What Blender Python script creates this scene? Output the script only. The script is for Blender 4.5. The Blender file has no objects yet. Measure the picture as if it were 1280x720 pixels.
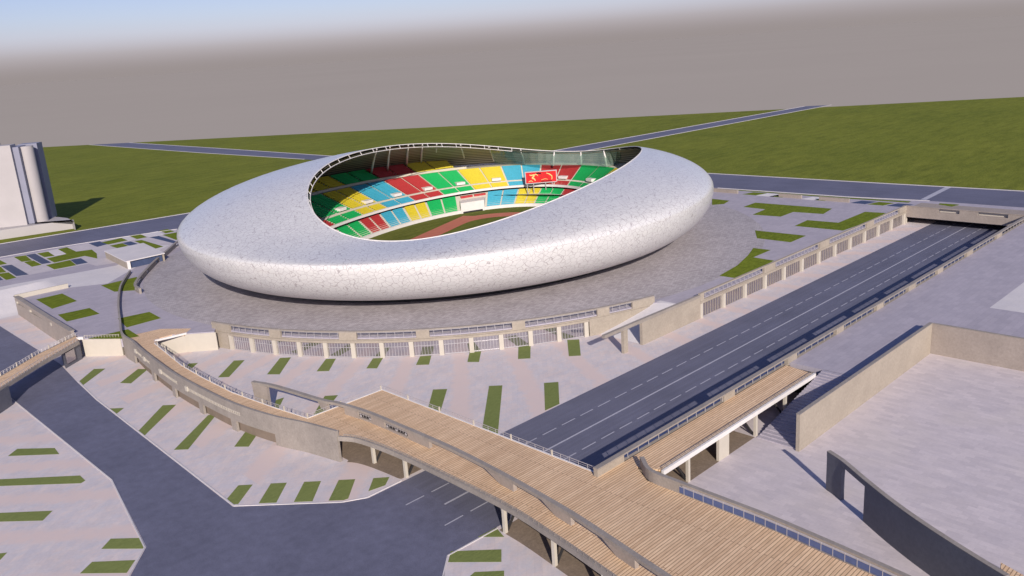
import bpy, bmesh, math, random
from mathutils import Vector, Matrix
random.seed(7)
R=math.radians
scene=bpy.context.scene
COL=scene.collection
T=5.7                                    # level of the raised terrace, decks and streets
# ------------------------------------------------------------------ camera
F_PX,PCX,PCY=1066.7,640.0,360.0
CAM=Vector((-112.7595,-112.3477,80.0))
FW=Vector((0.66462194,0.69645993,-0.27059424))
IX=Vector((0.70886205,-0.70222274,-0.06631602))
IY=Vector((-0.23620388,-0.14773891,-0.96040665))
def P(px,py,z=0.0):
    "point of the survey photo taken down to the level z"
    v=FW+IX*((px-PCX)/F_PX)+IY*((py-PCY)/F_PX)
    p=CAM+v*((z-CAM.z)/v.z)
    return (p.x,p.y)
def zoom(ox,oy,s,pts): return [(ox+x/s,oy+y/s) for x,y in pts]
def PP(pts,z=0.0): return [P(x,y,z) for x,y in pts]
cd=bpy.data.cameras.new('camera'); cam=bpy.data.objects.new('camera',cd); COL.objects.link(cam)
cd.sensor_width=36; cd.lens=F_PX/1280*36; cd.clip_start=1; cd.clip_end=90000
M=Matrix((IX,-IY,-FW)).transposed().to_4x4(); M.translation=CAM
cam.matrix_world=M; scene.camera=cam
# ------------------------------------------------------------------ object helpers
def link(name,bm,mats,parent=None,smooth=False,auto=None):
    me=bpy.data.meshes.new(name)
    if parent is not None:
        bmesh.ops.translate(bm,verts=bm.verts,vec=-Vector(parent.get('_base',(0,0,0))))
    bm.normal_update(); bm.to_mesh(me); bm.free()
    for m in (mats if isinstance(mats,(list,tuple)) else [mats]): me.materials.append(m)
    if smooth:
        for p in me.polygons: p.use_smooth=True
    o=bpy.data.objects.new(name,me); COL.objects.link(o)
    if parent is not None: o.parent=parent
    return o
def tag(o,label=None,cat=None,group=None,kind=None):
    if label: o['label']=label
    if cat: o['category']=cat
    if group: o['group']=group
    if kind: o['kind']=kind
    return o
ROOTS=[]
def thing(name,label,cat,loc=(0,0,0),group=None):
    o=bpy.data.objects.new(name,None); o.empty_display_size=2; COL.objects.link(o); o.location=loc
    o['_base']=tuple(loc); ROOTS.append(o)
    return tag(o,label,cat,group)
def sub(name,bm,mats,part,smooth=False):
    "sub-part under a part"
    root=part.parent
    o=link(name,bm,mats,root,smooth); o.parent=part
    return o
def struct(name,bm,m,parent=None,kind='structure',smooth=False):
    o=link(name,bm,m,parent,smooth); o['kind']=kind; return o
def NB(): return bmesh.new()
def poly(bm,pts,z=None):
    vs=[bm.verts.new((p[0],p[1],p[2] if z is None else z)) for p in pts]
    f=bm.faces.new(vs); f.normal_update()
    if f.normal.z<0: f.normal_flip()
    bmesh.ops.triangulate(bm,faces=[f]); return bm
def area(pts):
    return sum(pts[i][0]*pts[(i+1)%len(pts)][1]-pts[(i+1)%len(pts)][0]*pts[i][1] for i in range(len(pts)))/2
def prism(bm,pts,z0,z1):
    "closed solid over an outline; z1 may be a list of tops"
    pts=list(pts)
    if area(pts)<0:
        pts.reverse()
        if isinstance(z1,(list,tuple)): z1=list(z1)[::-1]
        if isinstance(z0,(list,tuple)): z0=list(z0)[::-1]
    n=len(pts); zt=z1 if isinstance(z1,(list,tuple)) else [z1]*n; zb=z0 if isinstance(z0,(list,tuple)) else [z0]*n
    b=[bm.verts.new((p[0],p[1],zb[i])) for i,p in enumerate(pts)]
    t=[bm.verts.new((p[0],p[1],zt[i])) for i,p in enumerate(pts)]
    fs=[bm.faces.new(t),bm.faces.new(b[::-1])]
    for i in range(n):
        j=(i+1)%n; bm.faces.new((b[i],b[j],t[j],t[i]))
    for f in fs: f.normal_update()
    bmesh.ops.triangulate(bm,faces=[f for f in fs if len(f.verts)>4]); return bm
def offset_line(pts,d):
    out=[]
    for i,p in enumerate(pts):
        a=Vector(pts[max(i-1,0)][:2]); b=Vector(pts[min(i+1,len(pts)-1)][:2]); t=(b-a).normalized()
        out.append((p[0]-t.y*d,p[1]+t.x*d))
    return out
def wall(bm,line,th,z0,z1,side=0.0):
    "solid wall along a plan line; side=0 centred, +1 whole thickness to the left"
    l=offset_line(line,th*(side+1)/2); r=offset_line(line,th*(side-1)/2)
    n=len(line); zt=z1 if isinstance(z1,(list,tuple)) else [z1]*n; zb=z0 if isinstance(z0,(list,tuple)) else [z0]*n
    V=lambda p,z: bm.verts.new((p[0],p[1],z))
    A=[(V(l[i],zb[i]),V(r[i],zb[i]),V(r[i],zt[i]),V(l[i],zt[i])) for i in range(n)]
    for i in range(n-1):
        a,b=A[i],A[i+1]
        for k in range(4):
            k2=(k+1)%4; bm.faces.new((a[k],a[k2],b[k2],b[k]))
    bm.faces.new(A[0][::-1]); bm.faces.new(A[-1])
    bmesh.ops.recalc_face_normals(bm,faces=bm.faces); return bm
def box(bm,c,s,rz=0.0):
    m=Matrix.Translation(c)@Matrix.Rotation(rz,4,'Z')@Matrix.Diagonal((s[0],s[1],s[2],1))
    bmesh.ops.create_cube(bm,size=1,matrix=m); return bm
def bar(bm,a,b,w,h=None):
    "square bar between two points"
    a,b=Vector(a),Vector(b); d=b-a; h=h or w
    q=d.to_track_quat('Z','Y').to_matrix().to_4x4()
    if abs(d.normalized().z)<.98:
        q=d.to_track_quat('X','Z').to_matrix().to_4x4()
        m=Matrix.Translation((a+b)/2)@q@Matrix.Diagonal((d.length,w,h,1))
    else: m=Matrix.Translation((a+b)/2)@Matrix.Diagonal((w,h,d.length,1))
    bmesh.ops.create_cube(bm,size=1,matrix=m); return bm
def tube(bm,pts,r,n=6,closed=False):
    P_=[Vector(p) for p in pts]; rings=[]; N=len(P_)
    for i,p in enumerate(P_):
        a=P_[(i-1)%N] if closed else P_[max(i-1,0)]; b=P_[(i+1)%N] if closed else P_[min(i+1,N-1)]
        t=(b-a).normalized(); x=t.cross(Vector((0,0,1)))
        if x.length<1e-3: x=Vector((1,0,0))
        x.normalize(); y=x.cross(t).normalized()
        rr=r[i] if isinstance(r,(list,tuple)) else r
        rings.append([bm.verts.new(p+x*rr*math.cos(2*math.pi*k/n)+y*rr*math.sin(2*math.pi*k/n)) for k in range(n)])
    for i in range(N if closed else N-1):
        A,B=rings[i],rings[(i+1)%N]
        for k in range(n): bm.faces.new((A[k],A[(k+1)%n],B[(k+1)%n],B[k]))
    if not closed:
        bm.faces.new(rings[0][::-1]); bm.faces.new(rings[-1])
    bmesh.ops.recalc_face_normals(bm,faces=bm.faces); return bm
def strip(bm,L,Rr,z):
    "sheet between two lines with as many points"
    for i in range(len(L)-1):
        f=bm.faces.new([bm.verts.new((p[0],p[1],z)) for p in (L[i],L[i+1],Rr[i+1],Rr[i])]); f.normal_update()
        if f.normal.z<0: f.normal_flip()
    bmesh.ops.remove_doubles(bm,verts=bm.verts,dist=.001); return bm
def along(line,step,start=0.0,end=None):
    "evenly spaced points with headings along a plan line"
    out=[]; acc=0.0; nxt=start
    for i in range(len(line)-1):
        a=Vector(line[i][:2]); b=Vector(line[i+1][:2]); L=(b-a).length
        while nxt<=acc+L+1e-6:
            if end is not None and nxt>end: return out
            t=(nxt-acc)/L; p=a.lerp(b,t); out.append((p.x,p.y,math.atan2(b.y-a.y,b.x-a.x))); nxt+=step
        acc+=L
    return out
def smooth_line(pts,n=6):
    "Catmull-Rom through plan points"
    Q=[Vector(p[:2]) for p in pts]; Q=[Q[0]*2-Q[1]]+Q+[Q[-1]*2-Q[-2]]; out=[]
    for i in range(1,len(Q)-2):
        for k in range(n):
            t=k/n; a,b,c,d=Q[i-1],Q[i],Q[i+1],Q[i+2]
            p=.5*((2*b)+(c-a)*t+(2*a-5*b+4*c-d)*t*t+(3*b-a-3*c+d)*t**3); out.append((p.x,p.y))
    out.append(tuple(Q[-2])); return out
# ------------------------------------------------------------------ materials
def mat(name,rough=.8,metal=0.0,spec=.3):
    m=bpy.data.materials.new(name); m.use_nodes=True; nt=m.node_tree
    b=nt.nodes['Principled BSDF']; b.inputs['Roughness'].default_value=rough; b.inputs['Metallic'].default_value=metal
    b.inputs['Specular IOR Level'].default_value=spec
    return m,nt,b
def N(nt,t,**k):
    n=nt.nodes.new(t)
    for a,v in k.items():
        if a in n.inputs: n.inputs[a].default_value=v
        else: setattr(n,a,v)
    return n
def coords(nt,scale=(1,1,1),rot=0.0):
    g=N(nt,'ShaderNodeNewGeometry'); mp=N(nt,'ShaderNodeMapping'); nt.links.new(g.outputs['Position'],mp.inputs['Vector'])
    mp.inputs['Scale'].default_value=scale; mp.inputs['Rotation'].default_value=(0,0,rot); return mp.outputs['Vector']
def ramp(nt,fac,stops):
    r=N(nt,'ShaderNodeValToRGB'); nt.links.new(fac,r.inputs['Fac']); e=r.color_ramp.elements
    while len(e)<len(stops): e.new(.5)
    for el,(p,c) in zip(e,stops): el.position=p; el.color=(c[0],c[1],c[2],1)
    return r.outputs['Color']
def noise(nt,vec,scale,detail=4,rough=.6):
    n=N(nt,'ShaderNodeTexNoise'); nt.links.new(vec,n.inputs['Vector'])
    n.inputs['Scale'].default_value=scale; n.inputs['Detail'].default_value=detail; n.inputs['Roughness'].default_value=rough
    return n.outputs['Fac']
def mix(nt,a,b,fac,mode='MIX'):
    m=N(nt,'ShaderNodeMix',data_type='RGBA',blend_type=mode)
    for i,v in ((6,a),(7,b)):
        if hasattr(v,'links'): nt.links.new(v,m.inputs[i])
        else: m.inputs[i].default_value=(v[0],v[1],v[2],1)
    if hasattr(fac,'links'): nt.links.new(fac,m.inputs[0])
    else: m.inputs[0].default_value=fac
    return m.outputs[2]
def bump(nt,b,h,strength=.3,dist=.05):
    n=N(nt,'ShaderNodeBump'); n.inputs['Strength'].default_value=strength; n.inputs['Distance'].default_value=dist
    nt.links.new(h,n.inputs['Height']); nt.links.new(n.outputs['Normal'],b.inputs['Normal'])
def mul(c,k): return tuple(x*k for x in c)
def speckled(name,c,var=.12,scale=.6,rough=.8,spec=.3,metal=0.0,fine=None,bumpy=0.0):
    m,nt,b=mat(name,rough,metal,spec); v=coords(nt)
    n=noise(nt,v,scale,5,.65)
    col=ramp(nt,n,[(.3,mul(c,1-var)),(.7,mul(c,1+var))])
    if fine:
        n2=noise(nt,v,fine,3,.7); col=mix(nt,col,ramp(nt,n2,[(.3,(1-var,)*3),(.7,(1+var,)*3)]),1.0,'MULTIPLY')
        if bumpy: bump(nt,b,n2,bumpy)
    nt.links.new(col,b.inputs['Base Color']); return m
def slabs(name,c1,c2,tile=(3.2,1.6),rot=0.0,pink=None,pinkscale=.05,mortar=.012,mcol=None,rough=.75,blot=.10,stains=None):
    m,nt,b=mat(name,rough,0,.25); v=coords(nt,(1,1,1),rot)
    br=N(nt,'ShaderNodeTexBrick'); nt.links.new(v,br.inputs['Vector'])
    br.inputs['Scale'].default_value=1; br.inputs['Brick Width'].default_value=tile[0]; br.inputs['Row Height'].default_value=tile[1]
    br.inputs['Mortar Size'].default_value=mortar; br.inputs['Mortar Smooth'].default_value=.3; br.inputs['Bias'].default_value=0
    br.inputs['Color1'].default_value=(*c1,1); br.inputs['Color2'].default_value=(*c2,1)
    br.inputs['Mortar'].default_value=(*(mcol or mul(c1,.86)),1)
    col=br.outputs['Color']
    n=noise(nt,v,.11,6,.7); col=mix(nt,col,ramp(nt,n,[(.3,(1-blot,)*3),(.7,(1+blot,)*3)]),1.0,'MULTIPLY')
    n3=noise(nt,v,1.7,4,.7); col=mix(nt,col,ramp(nt,n3,[(.3,(.95,.95,.95)),(.7,(1.05,1.05,1.05))]),1.0,'MULTIPLY')
    m['col']=1
    if pink:
        n2=noise(nt,coords(nt,(1,.45,1),rot),pinkscale,3,.55)
        f=ramp(nt,n2,[(.46,(0,0,0)),(.60,(1,1,1))]); col=mix(nt,col,pink,f)
    nt.links.new(col,b.inputs['Base Color']); return m,nt,b,col
# plaza paving: big pale slabs with radial pinkish bands round the stadium
SCX,SCY=110.4,151.2
def plaza_mat():
    m,nt,b,col=slabs('plaza_paving',(.585,.545,.565),(.635,.585,.59),(2.6,1.3),R(-45),None,blot=.06)
    g=N(nt,'ShaderNodeNewGeometry'); sx=N(nt,'ShaderNodeSeparateXYZ'); nt.links.new(g.outputs['Position'],sx.inputs[0])
    def op(o,a,c=None):
        q=N(nt,'ShaderNodeMath',operation=o)
        for i,vv in enumerate((a,c)):
            if vv is None: continue
            if hasattr(vv,'links'): nt.links.new(vv,q.inputs[i])
            else: q.inputs[i].default_value=vv
        return q.outputs[0]
    dx=op('SUBTRACT',sx.outputs[0],SCX); dy=op('SUBTRACT',sx.outputs[1],SCY)
    an=op('ARCTAN2',dy,dx); w=op('SINE',op('MULTIPLY',op('ADD',an,R(116.9+3.2)),2*math.pi/R(6.4)))
    # the wedge only belongs to the plaza in front of the gallery
    rr=op('SQRT',op('ADD',op('MULTIPLY',dx,dx),op('MULTIPLY',dy,dy)))
    nn=noise(nt,coords(nt),.35,4,.65)
    w2=op('ADD',w,op('MULTIPLY',op('SUBTRACT',nn,.5),1.2))
    f=ramp(nt,w2,[(.50,(0,0,0)),(.85,(1,1,1))])
    side=op('GREATER_THAN',sx.outputs[0],-45.0); side2=op('GREATER_THAN',sx.outputs[1],13.0)
    fac=op('MULTIPLY',op('MULTIPLY',f,side),side2)
    # straight bands in the paving on the far side of the street
    w3=op('ADD',op('SINE',op('MULTIPLY',op('ADD',op('MULTIPLY',sx.outputs[0],.7049),op('ADD',op('MULTIPLY',sx.outputs[1],.7093),-4.0)),2*math.pi/14.6)),op('MULTIPLY',op('SUBTRACT',nn,.5),1.6))
    f3=op('MULTIPLY',ramp(nt,w3,[(.35,(0,0,0)),(.95,(1,1,1))]),op('LESS_THAN',sx.outputs[0],-60.0))
    hue=noise(nt,coords(nt,(.5,1,1),R(-45)),.5,4,.7)
    col=mix(nt,col,ramp(nt,hue,[(.36,(.93,.955,1.0)),(.64,(1.06,1.0,.965))]),1.0,'MULTIPLY')
    col=mix(nt,col,(.67,.55,.52),op('MULTIPLY',op('MAXIMUM',fac,f3),.85))
    nt.links.new(col,b.inputs['Base Color']); return m
def court_mat():
    m,nt,b,col=slabs('court_paving',(.615,.56,.585),(.535,.49,.52),(2.5,1.2),R(90),None,blot=.05,mortar=.02)
    n=noise(nt,coords(nt,(.5,.12,1)),1.0,5,.7); col=mix(nt,col,ramp(nt,n,[(.32,(.93,.93,.95)),(.68,(1.06,1.05,1.04))]),1.0,'MULTIPLY')
    n2=noise(nt,coords(nt),.05,3,.6); col=mix(nt,col,(.60,.545,.525),ramp(nt,n2,[(.5,(0,0,0)),(.72,(.5,.5,.5))]))
    nt.links.new(col,b.inputs['Base Color']); return m
MAT={}
MAT['plaza']=plaza_mat()
MAT['court']=court_mat()
MAT['terrace']=slabs('terrace_paving',(.37,.345,.405),(.415,.385,.445),(3,1.5),0,None,blot=.06,mortar=.03)[0]
MAT['garden']=slabs('garden_paving',(.49,.455,.49),(.53,.49,.52),(3,3),0,None,blot=.06)[0]
MAT['path']=slabs('pale_path',(.60,.575,.60),(.63,.60,.615),(3,3),0,None,blot=.05)[0]
def tiles_mat():
    m,nt,b,col=slabs('crazy_tiles',(.325,.295,.31),(.48,.445,.465),(1.1,.6),R(20),None,blot=.10,mortar=.05,mcol=(.27,.245,.25))
    nt.links.new(col,b.inputs['Base Color']); v=coords(nt)
    n=noise(nt,v,1.1,3,.8); bump(nt,b,n,.35,.12); b.inputs['Roughness'].default_value=.6; return m
MAT['tiles']=tiles_mat()
def asphalt(name,c,streak=(.05,.6,1),amt=.25):
    m,nt,b=mat(name,.62,0,.42); v=coords(nt,streak)
    n=noise(nt,v,1.2,5,.7); n2=noise(nt,coords(nt),5.0,2,.8); n3=noise(nt,coords(nt),.06,4,.6)
    col=ramp(nt,n,[(.3,mul(c,1-amt)),(.7,mul(c,1+amt))])
    col=mix(nt,col,ramp(nt,n2,[(.3,(.80,.80,.80)),(.72,(1.22,1.22,1.22))]),1.0,'MULTIPLY')
    col=mix(nt,col,ramp(nt,n3,[(.3,(.88,.88,.88)),(.7,(1.12,1.12,1.12))]),1.0,'MULTIPLY')
    nt.links.new(col,b.inputs['Base Color']); bump(nt,b,n2,.35,.04); return m
MAT['asphalt']=asphalt('blue_grey_asphalt',(.135,.138,.198),(.4,.4,1),.12)
MAT['express']=asphalt('expressway_asphalt',(.130,.133,.188),(.02,.8,1),.14)
MAT['cross']=asphalt('street_asphalt',(.128,.128,.185),(.8,.02,1),.12)
MAT['line']=speckled('road_paint',(.42,.42,.49),.12,1.5,.6)
MAT['kerb']=speckled('pale_kerb',(.60,.57,.58),.06,1.0,.7)
MAT['concrete']=speckled('beige_concrete',(.345,.30,.25),.10,.16,.75,.3,0,1.6,.08)
MAT['concrete2']=speckled('warm_grey_concrete',(.32,.275,.245),.10,.2,.7,.35,0,1.8,.08)
MAT['greycon']=speckled('grey_concrete',(.295,.262,.235),.12,.25,.6,.4,0,2.2,.08)
MAT['darkcon']=speckled('slate_concrete',(.115,.118,.145),.10,.12,.6,.4,0,1.4,.05)
MAT['cream']=speckled('cream_render',(.50,.46,.40),.04,.4,.7)
MAT['white']=speckled('white_paint',(.72,.69,.68),.05,.6,.55,.35)
MAT['paleblue']=speckled('pale_blue_panel',(.085,.115,.24),.10,.8,.4,.3)
MAT['metal']=speckled('pale_metal',(.47,.45,.47),.06,1.0,.45,.4,.2)
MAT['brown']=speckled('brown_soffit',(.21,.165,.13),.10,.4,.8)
MAT['deck_shade']=speckled('brown_deck_shade',(.235,.185,.145),.12,.5,.95,.1,0,2.0)  # brown tone standing in for shade beneath the decks
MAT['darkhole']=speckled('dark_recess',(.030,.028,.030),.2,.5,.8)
MAT['pool']=speckled('dark_blue_pool',(.055,.075,.145),.15,.5,.6,.2)
MAT['soil']=speckled('plain_earth',(.418,.379,.334),.02,.0008,1,.0)
def grass(name,c,scale=(.06,.22,1),amp=1.0):
    m,nt,b=mat(name,.95,0,.08); v=coords(nt,scale,R(-20))
    n=noise(nt,v,1.0,7,.72); n2=noise(nt,coords(nt,(.5,1.6,1),R(-25)),1.1,5,.75); n3=noise(nt,coords(nt),.012,5,.65)
    col=ramp(nt,n,[(.28,mul(c,1-.28*amp)),(.5,c),(.72,(c[0]*(1+.28*amp),c[1]*(1+.22*amp),c[2]*(1+.3*amp)))])
    col=mix(nt,col,ramp(nt,n2,[(.32,(1-.28*amp,1-.26*amp,1-.3*amp)),(.68,(1+.25*amp,1+.22*amp,1+.3*amp))]),1.0,'MULTIPLY')
    col=mix(nt,col,ramp(nt,n3,[(.3,(.88,.90,.9)),(.7,(1.12,1.08,1.1))]),1.0,'MULTIPLY')
    nt.links.new(col,b.inputs['Base Color']); bump(nt,b,n2,.5,.25); return m
MAT['grass']=grass('field_grass',(.158,.184,.026))
MAT['lawn']=grass('terrace_lawn',(.14,.185,.018),(.3,.8,1))
MAT['turf']=grass('plaza_turf',(.185,.225,.072),(.9,1.1,1),.35)
MAT['pitch']=grass('pitch_grass',(.13,.15,.03),(.05,.4,1))
MAT['track']=speckled('red_track',(.52,.17,.12),.08,.3,.8)
def wood():
    m,nt,b=mat('deck_planks',.6,0,.3); v=coords(nt)
    br=N(nt,'ShaderNodeTexBrick'); nt.links.new(v,br.inputs['Vector'])
    for k,q in (('Scale',1),('Brick Width',24),('Row Height',.56),('Mortar Size',.06),('Mortar Smooth',.2),('Bias',0)): br.inputs[k].default_value=q
    br.inputs['Color1'].default_value=(.80,.585,.385,1); br.inputs['Color2'].default_value=(.68,.475,.30,1); br.inputs['Mortar'].default_value=(.30,.195,.125,1)
    n=noise(nt,coords(nt,(.25,2.2,1)),1.6,4,.7); n2=noise(nt,v,.05,4,.6)
    col=mix(nt,br.outputs['Color'],ramp(nt,n,[(.3,(.82,.80,.77)),(.7,(1.16,1.16,1.16))]),1.0,'MULTIPLY')
    col=mix(nt,col,ramp(nt,n2,[(.3,(.93,.92,.91)),(.7,(1.08,1.08,1.08))]),1.0,'MULTIPLY')
    nt.links.new(col,b.inputs['Base Color']); bump(nt,b,br.outputs['Fac'],.3,-.05); return m
MAT['wood']=wood()
def shell_mat():
    m,nt,b=mat('crackled_porcelain',.34,.12,.7); v=coords(nt,(1,1,1.25))
    ns=N(nt,'ShaderNodeTexNoise'); nt.links.new(v,ns.inputs['Vector']); ns.inputs['Scale'].default_value=.25; ns.inputs['Detail'].default_value=3
    mx=N(nt,'ShaderNodeMix',data_type='RGBA',blend_type='ADD'); mx.inputs[0].default_value=1.0
    sc=N(nt,'ShaderNodeVectorMath',operation='SCALE'); nt.links.new(ns.outputs['Color'],sc.inputs[0]); sc.inputs['Scale'].default_value=2.2
    ad=N(nt,'ShaderNodeVectorMath',operation='ADD'); nt.links.new(v,ad.inputs[0]); nt.links.new(sc.outputs[0],ad.inputs[1])
    def cracks(scale,w):
        vo=N(nt,'ShaderNodeTexVoronoi',feature='DISTANCE_TO_EDGE'); nt.links.new(ad.outputs[0],vo.inputs['Vector']); vo.inputs['Scale'].default_value=scale
        vo.inputs['Randomness'].default_value=1
        return ramp(nt,vo.outputs['Distance'],[(0,(1,1,1)),(w*.45,(1,1,1)),(w,(0,0,0))])
    c1=cracks(.56,.036); c2=cracks(1.0,.040)
    n=noise(nt,v,.16,3,.6); msk=ramp(nt,n,[(.46,(0,0,0)),(.62,(.6,.6,.6))])
    c2m=mix(nt,(0,0,0),c2,msk)
    base=ramp(nt,noise(nt,v,.35,4,.7),[(.3,(.675,.67,.665)),(.7,(.76,.75,.74))])
    col=mix(nt,base,(.44,.405,.41),c1); col=mix(nt,col,(.52,.49,.53),c2m)
    nt.links.new(col,b.inputs['Base Color'])
    b.inputs['Coat Weight'].default_value=.3; b.inputs['Coat Roughness'].default_value=.3
    return m
MAT['shell']=shell_mat()
def lining_mat():
    m,nt,b=mat('ribbed_lining',.55,0,.4); g=N(nt,'ShaderNodeNewGeometry'); sx=N(nt,'ShaderNodeSeparateXYZ'); nt.links.new(g.outputs['Position'],sx.inputs[0])
    q=N(nt,'ShaderNodeMath',operation='MULTIPLY'); nt.links.new(sx.outputs[2],q.inputs[0]); q.inputs[1].default_value=5.2
    s=N(nt,'ShaderNodeMath',operation='SINE'); nt.links.new(q.outputs[0],s.inputs[0])
    col=ramp(nt,s.outputs[0],[(.0,(.13,.12,.09)),(.45,(.42,.39,.29))])
    nt.links.new(col,b.inputs['Base Color']); return m
MAT['lining']=lining_mat()
def glass_mat(name,tint,refl,rough=.05):
    m,nt,b=mat(name,rough,.0,.5); b.inputs['Base Color'].default_value=(*tint,1); b.inputs['Metallic'].default_value=refl
    v=coords(nt); n=noise(nt,v,.4,3,.6); nt.links.new(ramp(nt,n,[(.3,mul(tint,.9)),(.7,mul(tint,1.1))]),b.inputs['Base Color']); return m
MAT['pane']=glass_mat('mirror_glass',(.47,.45,.49),.88,.06)
MAT['panedark']=glass_mat('dark_glass',(.34,.32,.36),.85,.10)
def tinted():
    m,nt,b=mat('green_glass',.1,0,.5); b.inputs['Base Color'].default_value=(.30,.42,.36,1)
    tr=N(nt,'ShaderNodeBsdfTransparent'); tr.inputs['Color'].default_value=(.80,.92,.85,1)
    ms=N(nt,'ShaderNodeMixShader'); ms.inputs[0].default_value=.42; out=nt.nodes['Material Output']
    n=noise(nt,coords(nt),.2,2,.5); nt.links.new(ramp(nt,n,[(.3,(.26,.38,.33)),(.7,(.42,.50,.44))]),b.inputs['Base Color'])
    nt.links.new(tr.outputs[0],ms.inputs[1]); nt.links.new(b.outputs[0],ms.inputs[2]); nt.links.new(ms.outputs[0],out.inputs[0]); return m
MAT['green_glass']=tinted()
SEAT={'red':speckled('red_seats',(.42,.042,.045),.10,1.2,.5),'green':speckled('green_seats',(.012,.40,.105),.10,1.2,.5),
      'yellow':speckled('yellow_seats',(.60,.50,.035),.10,1.2,.5),'cyan':speckled('cyan_seats',(.055,.36,.50),.10,1.2,.5)}
MAT['stand']=speckled('stand_concrete',(.58,.545,.46),.05,.5,.7)
MAT['screen_red']=speckled('screen_red',(.60,.018,.022),.15,.5,.4); MAT['screen_yellow']=speckled('screen_yellow',(.85,.62,.25),.15,.8,.4)
MAT['screen_dark']=speckled('screen_dark',(.03,.012,.012),.15,.8,.4)
MAT['tower_white']=speckled('tower_white',(.41,.385,.39),.04,.1,.6); MAT['tower_grey']=speckled('tower_blue_grey',(.24,.245,.32),.06,.1,.5)
exec_parts=[]
# ------------------------------------------------------------------ ground and streets
bm=NB(); ring=[(110+32000*math.cos(a),150+32000*math.sin(a)) for a in [2*math.pi*k/96 for k in range(96)]]
struct('plain',poly(bm,ring,-1.2),MAT['soil'])
struct('lower_pavement',poly(NB(),[(-330,-330),(330,-330),(330,330),(-330,330)],0.0),MAT['plaza'])
struct('court_pavement',poly(NB(),[(-14,-330),(97.9,-330),(97.9,-39.3),(60,-39.3),(60,-13.2),(-14,-13.2)],.004),MAT['court'])
struct('grass_field',prism(NB(),[(-400,345),(-120,340),(252,290),(284,285),(288,-400),(1130,-400),(1100,-338),(-400,1840)],-1.0,T-.02),MAT['grass'])
# asphalt on the lower level
dark=[(-63.6,500),(-63.6,62),(-69.4,30.5),(-75,23.5),(-82,16),(-320,16),(-320,-100),(-41,-60),(-41,-17),(-36.9,-12.9),(-26,-13.2),(-26,13.2),(-34.1,13.2),(-38.1,15.6),(-52.6,31.2),(-49.5,111.5),(-48,130),(-45.9,150.6),(-45.7,500)]
struct('lower_street',poly(NB(),dark,.006),MAT['asphalt'])
ex=struct('expressway',poly(NB(),[(-26.0,-13.2),(300,-13.2),(300,13.2),(-26.0,13.2)],.006),MAT['express'])
bm=NB()
for k in range(-5,42):
    for v in (5.5,-5.6):
        if not (k<-0 and k>-0): box(bm,(k*6.16+1.75,v,.011),(4.35,.26,.006))
box(bm,(135,0,.011),(323,.42,.006))
struct('lane_marking',bm,MAT['line'],None).parent=ex
def kerb(name,line,w=.5,h=.12,z=0.0,m='kerb',side=0): return struct(name,wall(NB(),line,w,z,z+h,side),MAT[m])
kerb('kerb',[(-63.8,140),(-63.8,62),(-69.7,30.5),(-75.3,23.5),(-82.3,15.7)],.25)
kerb('kerb',[(-26,13.6),(-34.3,13.6),(-38.4,16.0),(-52.3,31.2),(-49.2,111.5),(-47.7,130)],.25)
kerb('kerb',[(-41.3,-60),(-41.3,-17.0),(-37,-13.2),(-26,-13.6)],.25)
# raised terraces
arc=lambda r,a0,a1,n: [(SCX+r*math.cos(R(a0+(a1-a0)*k/n)),SCY+r*math.sin(R(a0+(a1-a0)*k/n))) for k in range(n+1)]
near_lr=[(-120,320),(-19,312.8),(1,311.0),(30,304.5),(55,297),(100,289),(251,275)]
terr=arc(122.6,-167.5,-104,40)+[(84,27),(84,22.5),(241.0,22.5),(241.0,-21.7)]+[(264,-21.7),(262.5,21),(258,54),(255.7,120),(251,275)]+near_lr[::-1][1:]+[(-120,243.5),(-21,243.5),(-20.3,222.2),(-36.2,222.2),(-38.0,183),(-38.4,158),(-38.0,150.2),(-30.5,141.0),(-26,134.5),(-17.5,127.8),(-11.2,121.7)]
HOLE=[(109.89+math.cos(.38)*88.0*math.cos(t)-math.sin(.38)*79.5*math.sin(t),150.62+math.sin(.38)*88.0*math.cos(t)+math.cos(.38)*79.5*math.sin(t)) for t in [2*math.pi*k/120 for k in range(120)]]
def holed(outer,hole,z):
    "flat sheet with one opening"
    bm=NB(); es=[]
    for lp in (outer,hole):
        vs=[bm.verts.new((p[0],p[1],z)) for p in lp]
        es+=[bm.edges.new((vs[i],vs[(i+1)%len(vs)])) for i in range(len(vs))]
    bmesh.ops.triangle_fill(bm,edges=es,use_beauty=True,normal=(0,0,1))
    for f in bm.faces:
        f.normal_update()
        if f.normal.z<0: f.normal_flip()
    return bm
def skirt(bm,lp,z0,z1):
    n=len(lp); a=[bm.verts.new((p[0],p[1],z0)) for p in lp]; b=[bm.verts.new((p[0],p[1],z1)) for p in lp]
    for i in range(n): bm.faces.new((a[i],a[(i+1)%n],b[(i+1)%n],b[i]))
    return bm
bm=holed(terr,HOLE,T); skirt(bm,terr,2.6,T); struct('terrace',bm,MAT['terrace'])
bm=NB(); poly(bm,[(240.9,-21.6),(264,-21.6),(264,22.4),(240.9,22.4)],2.9); struct('bridge_soffit',bm,MAT['concrete'])
core=arc(122.0,-167.5,-104,40)+[(84,27),(84,23.4),(241,23.4),(241,120),(235,260),(-11,243),(-20,222.6),(-35.8,222.6),(-37.4,183),(-37.6,151),(-29.8,141.4),(-11.3,122.4)]
struct('terrace_base',skirt(NB(),core,-.5,2.61),MAT['concrete'])
struct('terrace',prism(NB(),[(60.2,-22.2),(264,-22.2),(266,-60),(268,-400),(99.2,-400),(99.2,-39.2),(60.2,-39.2)],-.5,T),MAT['terrace'])
struct('tiled_forecourt',holed(arc(121.3,0,360,120)[:-1],HOLE,T+.004),MAT['tiles'])
bm=NB(); ng=14
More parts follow.
